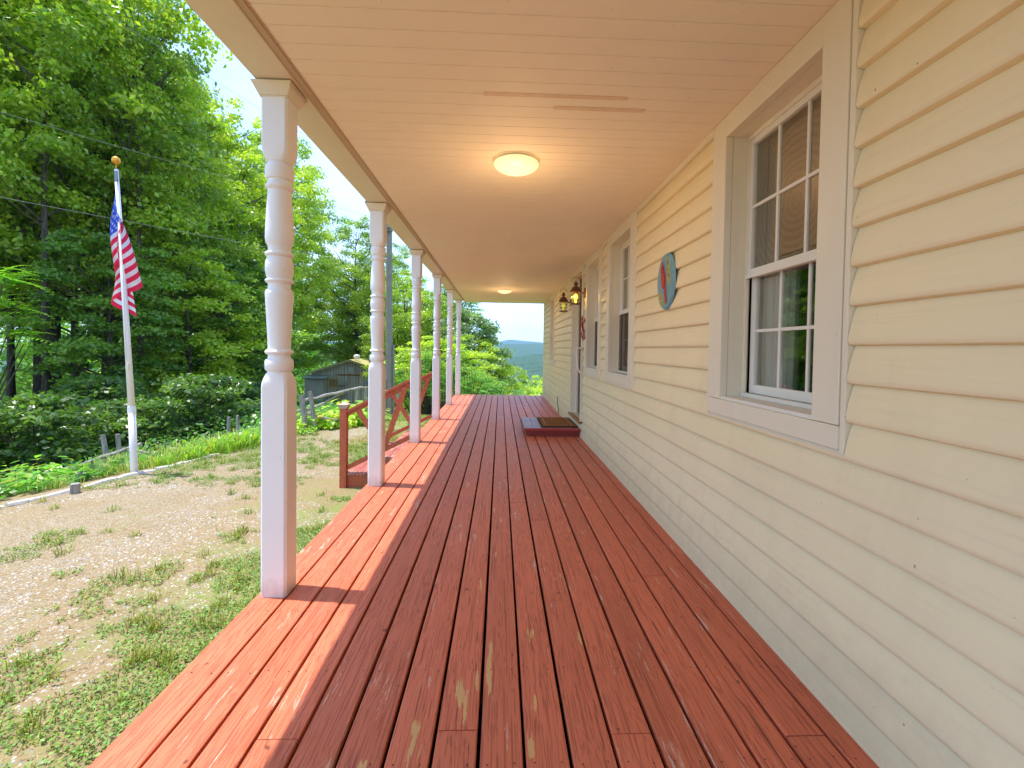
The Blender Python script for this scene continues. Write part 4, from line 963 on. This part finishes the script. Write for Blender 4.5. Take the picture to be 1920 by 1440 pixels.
# bed plants: daylily clumps, broad leaf hostas, weeds
def make_blades(name, seed, n, h, wid, pal, spread=.12, arch=.6):
    rng = random.Random(seed); s = MB()
    for i in range(n):
        a = rng.uniform(0, 6.28); hh = h*rng.uniform(.6, 1.1); ar = arch*hh*rng.uniform(.3, 1.2); bx, by = rng.gauss(0, spread), rng.gauss(0, spread)
        d = (math.cos(a), math.sin(a)); sd_ = (-d[1]*wid/2, d[0]*wid/2); pts = []
        for t, wv in ((0, .7), (.35, 1), (.7, .8), (1, .08)):
            r = ar*t**1.8; z = hh*(t-.32*t**3.2); pts += [(bx+d[0]*r-sd_[0]*wv, by+d[1]*r-sd_[1]*wv, z-.03), (bx+d[0]*r+sd_[0]*wv, by+d[1]*r+sd_[1]*wv, z-.03)]
        c = [p+(q-p)*rng.random() for p, q in zip(*pal)]
        s.add(pts, [(2*k, 2*k+1, 2*k+3, 2*k+2) for k in range(3)], tuple(c))
    return obj(name, s, m_leaf, attr=True)
def make_broad(name, seed, n, h, L, pal):
    rng = random.Random(seed); s = MB()
    for i in range(n):
        a = rng.uniform(0, 6.28); el = rng.uniform(.15, 1.0); q = h*rng.uniform(.4, 1); c = Vector((math.cos(a)*math.cos(el)*q*.8+rng.gauss(0, .05), math.sin(a)*math.cos(el)*q*.8+rng.gauss(0, .05), q*math.sin(el)+.04))
        d = Vector((math.cos(a), math.sin(a), rng.uniform(-.5, .1))).normalized(); sd_ = Vector((-d.y, d.x, 0)).normalized(); l = L*rng.uniform(.6, 1.2); w_ = l*.36
        up = sd_.cross(d)*-.0; P = [c, c+d*l*.3+sd_*w_, c+d*l*.7+sd_*w_*.8-Vector((0,0,.05*l)), c+d*l-Vector((0,0,.2*l)), c+d*l*.7-sd_*w_*.8-Vector((0,0,.05*l)), c+d*l*.3-sd_*w_, c+d*l*.5+Vector((0,0,-.07*l))]
        col = tuple(p+(q_-p)*rng.random() for p, q_ in zip(*pal))
        s.add(P, [(0, 1, 6), (1, 2, 6), (2, 3, 6), (3, 4, 6), (4, 5, 6), (5, 0, 6)], col)
    return obj(name, s, m_leaf, attr=True)
dl = make_blades('daylily', 3, 90, .5, .022, ((.09, .15, .018), (.17, .22, .035)), .13, .55)
hs = make_broad('hosta', 4, 110, .42, .15, ((.12, .20, .012), (.24, .30, .03)))
wd = make_broad('leafy_weed', 5, 90, .40, .12, ((.08, .16, .02), (.15, .24, .03)))
wt = make_blades('tall_grass_tuft', 6, 70, .62, .012, ((.09, .15, .02), (.22, .21, .08)), .16, .4)
def many(proto, lst, cat, group, labs):
    for i, (x, y, s_) in enumerate(lst):
        lb = labs[i] if i < len(labs) else labs[-1]
        if i == 0: o = proto; o.location = (x, y, G(x, y)); o.scale = (s_,)*3
        else: o = proto.copy(); C.objects.link(o); o.location = (x, y, G(x, y)); o.scale = (s_,)*3; o.rotation_euler = (0, 0, i*2.1)
        props(o, lb, cat, group)
many(dl, [(-5.05, 7.75, .8), (-4.92, 8.2, 1), (-5.2, 8.35, 1), (-4.75, 8.65, 1.05), (-5.05, 8.9, 1), (-4.6, 9.1, 1.0), (-4.95, 9.5, .95), (-4.5, 9.6, .9), (-4.75, 10.1, .9), (-5.3, 9.3, .9), (-5.25, 7.3, .62)],
     'daylily', 'daylily clumps of the bed behind the edging', ['small daylily clump beside the flagpole base', 'daylily clump just right of the flagpole', 'daylily clump behind the end of the white edging', 'tallest daylily clump in the middle of the bed', 'daylily clump behind the tallest one', 'daylily clump right of the middle of the bed', 'daylily clump in front of the short stakes', 'daylily clump left of the first post', 'daylily clump farthest along the bed', 'daylily clump at the back of the bed', 'low daylily sprouts at the foot of the flagpole'])
many(hs, [(-4.35, 10.6, 1.0), (-3.95, 10.75, 1.15), (-3.65, 11.0, 1.1), (-3.75, 11.6, 1.6), (-3.35, 11.3, .9), (-4.5, 10.1, .8), (-3.2, 11.9, .9)],
     'hosta', 'bright hosta plants along the split rail fence', ['bright yellow green plant at the foot of the leaning fence posts', 'bright yellow green plant right of the leaning fence posts', 'bright yellow green plant before the fallen rail', 'tallest yellow green bush rising under the fence rail', 'yellow green plant next to the stair newel', 'small bright plant left of the leaning fence posts', 'green plant seen just right of the stair newel'])
many(wd, [(-7.1, 6.35, 1.0), (-6.7, 6.15, .8), (-6.3, 6.45, .9), (-6.75, 7.0, 1.15), (-7.5, 6.9, 1.2), (-6.05, 6.8, .6), (-4.1, 9.9, .5)],
     'weed', 'leafy weeds at the woods edge', ['leafy bright weed at the left frame edge', 'low leafy weed behind the left end of the edging', 'leafy weed behind the wooden stump', 'tallest leafy weed under the dark shrubs', 'broad leafy weed partly cut by the left frame edge', 'small weed beside the edging near the stump', 'small weed near the first post'])
many(wt, [(-5.75, 6.9, .6), (-6.05, 7.4, .75), (-5.65, 7.35, .6), (-5.4, 7.8, .8), (-6.3, 7.9, .8), (-5.9, 8.2, .9), (-6.5, 6.6, .7), (-5.85, 6.3, .45), (-5.6, 8.8, .8), (-5.4, 6.95, .5)],
     'grass tuft', 'tall grass tufts behind the edging', ['grass tuft left of the flagpole base', 'grass tuft under the leaning fence posts', 'grass tuft just behind the flagpole', 'grass tuft right behind the flagpole base', 'grass tuft at the foot of the fallen rail', 'grass tuft right of the leaning fence posts', 'grass tuft among the leafy weeds', 'low grass tuft by the stump', 'grass tuft behind the daylilies', 'short grass tuft touching the flagpole'])

# ------------------------------------------------------------------ YARD THINGS
fp = empty('flagpole', (-5.25, 6.79, -.62), 'leaning white flagpole with a gold ball on top', 'flagpole')
dxt = -.235; 
s = MB(); s.tube([(0, 0, -.2), (dxt*.16, 0, .95)], [.046, .044], 20); obj('sleeve', s, m_post, fp, smooth=True)
s = MB(); s.tube([(dxt*.155, 0, .90), (dxt*.17, 0, .99)], [.051, .049], 20); obj('collar', s, m_post, fp, autosm=40)
s = MB(); s.tube([(dxt*.165, 0, .96), (dxt*.5, 0, 2.4), (dxt*.985, 0, 4.36)], [.043, .034, .024], 18); obj('pole', s, m_post, fp, smooth=True)
s = MB(); s.tube([(dxt*.985, 0, 4.36), (dxt, 0, 4.44)], .008, 8); s.lathe([(.001, 4.425), (.025, 4.432), (.045, 4.452), (.052, 4.485), (.045, 4.518), (.025, 4.537), (.001, 4.545)], (dxt, 0), 18); obj('gold_ball', s, plain('gold', (.75, .33, .02), .3, .5, .5), fp, smooth=True)
s = MB(); s.tube([(dxt*.98+.02, -.03, 4.3), (dxt*.6+.03, -.045, 2.9), (dxt*.45+.03, -.05, 1.6)], .004, 5); s.box(-.075, -.04, -.06, -.04, 1.52, 1.6); obj('halyard', s, m_trim, fp)
s = MB(); s.box(dxt*.98-.0, dxt*.98+.035, -.035, -.015, 4.18, 4.33); s.lathe([(.0,4.2),(.018,4.2),(.018,4.23),(0,4.23)], (dxt*.97+.03, -.03), 10); obj('pulley', s, m_metalgray, fp)
# flag: limp cloth
NU, NV = 250, 150; U, Vv = np.meshgrid(np.linspace(0, 1, NU+1), np.linspace(0, 1, NV+1)); FL, HO = 1.5, .98
def cloth(U, V):
    # hoist attached to the pole; the fly hangs down in soft accordion folds
    ztop = 3.42
    sag = .98*(U**1.12)
    hgt = HO*(1-.10*U)
    z = ztop-.02-V*hgt-sag*(1-.12*V)
    ang = 2*np.pi*(U*1.62)
    wdt = .30*np.minimum(1, U*3.2)*(.28+.95*V**.8)*(1-.25*U)
    lx = -np.sin(ang)*wdt*.78+.03*np.sin(7*U+3*V)*U
    ly = -.045+.15*sm(.25, .75, U+.35*V)-(.05*np.cos(ang*1.0+.5)*np.minimum(1, U*3)+.10*U)+.02*np.sin(15*U+5*V)
    px = -5.25+dxt*((z+.62)/4.36)+.0
    return np.stack([px+lx, 6.79+ly, z], -1)
Pq = cloth(U, Vv); idx = np.arange((NU+1)*(NV+1)).reshape(NV+1, NU+1); Fq = np.stack([idx[:-1, :-1], idx[:-1, 1:], idx[1:, 1:], idx[1:, :-1]], -1).reshape(-1, 4)
uc = (U[:-1, :-1]+U[1:, 1:])/2; vc = (Vv[:-1, :-1]+Vv[1:, 1:])/2
stripe = (np.floor(vc*13).astype(int) % 2 == 0); col = np.where(stripe[..., None], np.array([.85, .03, .09]), np.array([.88, .86, .86]))
cant = (uc < .42) & (vc < 7/13.); col = np.where(cant[..., None], np.array([.05, .13, .60]), col)
star = np.zeros_like(cant)
for r in range(9):
    for c in range(6 if r % 2 == 0 else 5):
        su = .42*((2*c+1+(r % 2)))/12.; sv = (7/13.)*(r+1)/10.; du = (uc-su)*FL; dv = (vc-sv)*HO; rr_ = np.hypot(du, dv); th = np.arctan2(du, -dv)
        k = (th+np.pi/5) % (2*np.pi/5)-np.pi/5; Rs = .026; lim = Rs*.42/np.maximum(.42*np.cos(k)+.55*np.abs(np.sin(k))*1.6, .05)
        star |= rr_ < np.minimum(lim, Rs)
col = np.where((star & cant)[..., None], np.array([.8, .8, .8]), col)
fm_ = NT('flag_cloth'); a = fm_.n('Attribute', _attribute_name='col'); fm_.fin(a.outputs['Color'], .7, .2)
tl = fm_.n('BsdfTranslucent', Color=a.outputs['Color']); mx = fm_.n('MixShader', i0=.5); fm_.t.links.new(fm_.p.outputs[0], mx.inputs[1]); fm_.t.links.new(tl.outputs[0], mx.inputs[2]); fm_.t.links.new(mx.outputs[0], fm_.out.inputs[0])
o = npmesh('flag', Pq.reshape(-1, 3), Fq, fm_.m, None, col.reshape(-1, 3), smooth=True); props(o, 'limp stars and stripes flag hanging from the flagpole', 'flag')

# edging timbers
ed = [(-5.98, 5.0), (-5.72, 5.5), (-5.45, 6.08), (-5.28, 6.5), (-5.10, 6.98), (-5.02, 7.45), (-4.78, 8.0)]
m_edge = plain('peeling_white_timber', (.55, .51, .46), .8, .2, var=.35, vs=22, bump=.6, bs=40)
lab = ['white edging timber at the left edge of the photo', 'white edging timber left of the stump', 'short white edging timber right of the stump', 'white edging timber ending at the flagpole', 'white edging timber just right of the flagpole', 'last white edging timber by the daylilies']
for i, (p, q) in enumerate(zip(ed[:-1], ed[1:])):
    s = MB(); P = Vector((*p, G(*p)+.0)); Q = Vector((*q, G(*q)+.0)); d = Q-P
    pts = [P+d*t+Vector((.008*math.sin(7*t+i), 0, .012*math.sin(5*t+i*2))) for t in (.02, .25, .5, .75, .98)]
    s.tube(pts, [.038, .042, .040, .043, .037], 8)
    props(obj('edging_timber', s, m_edge), lab[i], 'edging', 'white timbers edging the yard')
s = MB(); s.tube([(-5.36, 5.98, -.72), (-5.355, 5.98, -.51)], [.055, .05], 12); props(obj('stump', s, m_grayw, autosm=40), 'short weathered wooden stump beside the white edging', 'stump')
s = MB(); s.tube([(-5.95, 6.75, -.8), (-5.93, 6.75, -.58)], [.07, .06], 12); props(obj('stump', s, m_pole, autosm=40), 'brown stump end in the weeds behind the edging', 'stump')
# fence
def fence(loc, lb, cat='fence'):
    r = empty('split_rail_fence', loc, lb, cat, 'split rail fence'); ip = Matrix.Translation(tuple(-c for c in loc))
    def fo(name, mb): o = obj(name, mb, m_grayw, r, autosm=50); o.matrix_parent_inverse = ip; return o
    return fo
def post(x, y, h, dx=0, dy=0, r=.05, z=None):
    z = G(x, y) if z is None else z; s = MB(); s.tube([(x, y, z-.2), (x+dx*.5, y+dy*.5, z+h*.5), (x+dx, y+dy, z+h)], [r*1.1, r, r*.9], 7); return s
def rail(*pts, r=.035):
    s = MB(); P = [Vector(p) for p in pts]; out = []
    for i in range(len(P)-1):
        for t in (0, .33, .66): out.append(P[i]+(P[i+1]-P[i])*t+Vector((0, .01*math.sin(i+9*t), .012*math.sin(3*i+7*t))))
    out.append(P[-1]); s.tube(out, [r*(.85+.2*math.sin(k*2.3)) for k in range(len(out))], 7); return s
fo = fence((-6.75, 8.2, -.95), 'broken end of the split rail fence left of the flagpole')
fo('post', post(-6.78, 8.2, .62, -.10, 0, .042)); fo('post', post(-6.62, 8.25, .60, -.05, 0, .038))
fo('rail', rail((-7.6, 7.8, -.98), (-6.8, 8.1, -.68), (-6.3, 8.3, -.50))); fo('rail', rail((-6.62, 8.3, -.60), (-6.0, 8.6, -.78), r=.028))
fo = fence((-5.7, 10, -.8), 'short weathered fence stakes beyond the daylily bed')
fo('post', post(-5.78, 10.0, .58, 0, 0, .036)); fo('post', post(-5.62, 10.05, .58, .0, 0, .034)); fo('post', post(-5.05, 10.4, .42, 0, 0, .055)); fo('post', post(-4.75, 10.5, .36, 0, 0, .05))
fo = fence((-4.0, 11, -.65), 'leaning split rail fence in front of the lawn and shed')
fo('post', post(-4.26, 10.3, .80, -.12, 0, .062)); fo('post', post(-4.08, 10.35, .88, -.14, 0, .048))
fo('post', post(-3.83, 12.5, .87, 0, 0, .05)); fo('post', post(-3.63, 12.55, .87, 0, 0, .045)); fo('post', post(-3.2, 14.6, .8, 0, 0, .045))
fo('rail', rail((-4.42, 10.35, .03), (-4.1, 10.9, .12), (-3.75, 12.5, .17), (-3.6, 12.6, .16), r=.042))
fo('rail', rail((-4.6, 10.3, -.21), (-4.15, 10.4, -.10), (-3.95, 11.8, .10), r=.032))
fo('rail', rail((-4.30, 10.3, -.20), (-3.95, 10.5, -.36), (-3.6, 10.8, -.47), (-3.4, 11, -.53), r=.045)); fo('rail', rail((-3.85, 10.5, -.66), (-3.45, 11.2, -.38), (-3.2, 11.7, -.2), r=.04))
# utility pole and wires
up = empty('utility_pole', (-4.1, 17.2, -1.25), 'grey wooden utility pole with a metal box near the eave line', 'utility pole')
s = MB(); s.tube([(0, 0, -.5), (-.03, 0, 4.0), (-.06, 0, 8.6)], [.135, .115, .09], 14); obj('shaft', s, m_pole, up, autosm=40)
s = MB(); s.box(-.22, .12, -.30, -.12, 6.75, 7.15); s.box(-.16, .06, -.42, -.30, 6.82, 7.08); obj('metal_box', s, m_metalgray, up, bevel=.02)
s = MB(); s.box(-.9, .8, -.15, -.05, 7.75, 7.85); obj('crossarm', s, m_pole, up)
s = MB(); s.tube([(.16, -.02, -.3), (.15, -.02, 2.6)], .04, 8); obj('conduit', s, m_pole, up)
s = MB(); s.tube([(.5, .1, -.4), (.5, .1, 1.35)], .09, 10); sg = obj('short_post', s, m_pole, autosm=40); sg.location = (-4.75, 17.0, -1.25); props(sg, 'short post standing left of the utility pole', 'post')
s = MB(); s.tube([(0, 0, 0), (.55, .35, 2.0)], .02, 8); gy = obj('guy_guard', s, plain('guard_yellow', (.75, .55, .03), .5)); gy.location = (-3.05, 17.9, -1.5); gy.rotation_euler = (0, 0, 2.6); props(gy, 'thin yellow guy wire guard slanting up from the lawn', 'guy guard')
def wire(a, b, sag, lb):
    a = Vector(a); b = Vector(b); s = MB(); s.tube([a+(b-a)*t-Vector((0, 0, 4*sag*t*(1-t))) for t in [k/24 for k in range(25)]], .0042, 5)
    props(obj('overhead_wire', s, plain('wire_gray', (.28, .28, .28), .5), smooth=True), lb, 'wire', 'overhead wires')
far_ = (-16.5, -5.0)
wire((-4.15, 17.1, 5.9), (-16.5, -5.0, 5.3), .35, 'middle overhead wire crossing the trees above the flag')
wire((-4.15, 17.1, 4.2), (-16.5, -5.0, 4.0), .30, 'lowest overhead wire passing behind the flag')
wire((-4.15, 17.1, 7.2), (-16.5, -5.0, 10.5), .30, 'highest overhead wire against the sky beside the first post')
# shed
sh = empty('shed', (-12.5, 43, -3.0), 'weathered grey board shed with a low gable and lean-to', 'shed'); ih = Matrix.Translation((12.5, -43, 3.0))
def hh(name, mb, mat, parent=None, **k):
    o = obj(name, mb, mat, parent or sh, **k)
    if parent is None: o.matrix_parent_inverse = ih
    return o
yF = 39.0; zgd = -3.6
s = MB(); s.prism([(-15.75, zgd), (-9.35, zgd), (-9.35, -1.0), (-12.55, .08), (-15.75, -1.0)], 'y', yF, yF+8); hh('wall', s, m_barn)
s = MB()
for sx, ex in ((-1, -16.05), (1, -9.05)): 
    s.prism([(-12.55, .10), (-12.55, .20), (ex, -.98), (ex, -1.08)], 'y', yF-.30, yF+8.2)
m_shroof = plain('mossy_roof', (.42, .36, .14), .8, var=.35, vs=2); hh('roof', s, m_shroof)
s = MB()
for ex in (-16.08, -9.02): s.prism([(-12.55, .02), (-12.55, .21), (ex, -.97), (ex, -1.15)], 'y', yF-.34, yF-.303)
hh('fascia', s, plain('fascia_tan', (.50, .40, .17), .7, var=.3, vs=6))
s = MB(); s.lathe([(.0, .18), (.2, .18), (.2, .32), (.26, .36), (.27, .48), (.2, .58), (.0, .62)], (-12.2, yF+.6), 14); hh('roof_vent', s, m_post, autosm=40)
s = MB(); s.box(-15.95, -14.45, yF-.9, yF-.02, zgd, -1.35); hh('lean_to', s, plain('gray_plywood', (.48, .45, .39), .8, var=.35, vs=2.2))
s = MB(); s.prism([(yF-1.1, -1.40), (yF-1.1, -1.34), (yF+.0, -1.14), (yF+.0, -1.20)], 'x', -16.15, -14.2); hh('lean_to_roof', s, plain('metal_sheet', (.30, .36, .34), .45, .4, .4))
def bx(name, x0, x1, y0, y1, z0, z1, mat, parent=None): q = MB(); q.box(x0, x1, y0, y1, z0, z1); return hh(name, q, mat, parent, bevel=.01)
q = MB(); yc = yF-.06
for (a, b, c_, d_) in ((-14.40, -14.28, -2.22, -1.42), (-13.62, -13.50, -2.22, -1.42), (-14.28, -13.62, -1.52, -1.42), (-14.28, -13.62, -2.22, -2.10)): q.box(a, b, yc, yF-.005, c_, d_)
for k in (1, 2, 3): q.box(-14.28+.165*k-.015, -14.28+.165*k+.015, yc+.01, yF-.01, -2.10, -1.52)
for k in (1, 2): q.box(-14.28, -13.62, yc+.008, yF-.012, -2.10+.193*k-.015, -2.10+.193*k+.015)
wn = hh('window', q, plain('yellow_frame', (.58, .44, .18), .6)); q = MB(); q.box(-14.28, -13.62, yF-.009, yF-.003, -2.1, -1.52); obj('pane', q, plain('window_amber', (.30, .20, .07), .3, .5), wn)
bx('air_conditioner', -13.45, -12.85, yF-.35, yF-.01, -1.95, -1.62, plain('ac_gray', (.38, .37, .34), .5))
bx('vent', -12.68, -12.34, yF-.03, yF-.003, -.88, -.45, plain('vent_white', (.62, .61, .57), .6))
bx('rusty_header', -13.6, -11.4, yF-.06, yF-.004, -1.16, -1.06, plain('rust', (.30, .14, .06), .8, var=.5, vs=5))
bx('door', -11.75, -10.75, yF-.04, yF-.004, -3.2, -1.25, m_barn)
q = MB(); q.lathe([(0, 0), (.17, 0), (.17, .02), (0, .02)], n=20); sg = hh('round_sign', q, plain('sign_blue', (.30, .36, .62), .5, var=.5, vs=14)); sg.location = (-11.15, yF-.045, -1.75); sg.rotation_euler = (R(90), 0, 0); sg.scale = (.9, 1.3, 1)
bx('shelf', -14.3, -12.9, yF-.5, yF-.01, -2.75, -2.62, m_grayw)
# ------------------------------------------------------------------ HAZE
hz = MB(); hz.box(-3600, 3600, -80, 4800, -200, 190); HM = D.materials.new('haze'); HM.use_nodes = True; t = HM.node_tree; t.nodes.clear()
ho_ = t.nodes.new('ShaderNodeOutputMaterial'); pv = t.nodes.new('ShaderNodeVolumePrincipled'); pv.inputs['Density'].default_value = 1.7e-4; pv.inputs['Color'].default_value = (.42, .68, 1, 1); pv.inputs['Anisotropy'].default_value = .2
t.links.new(pv.outputs[0], ho_.inputs['Volume'])
o = obj('haze', hz, HM); o['kind'] = 'stuff'
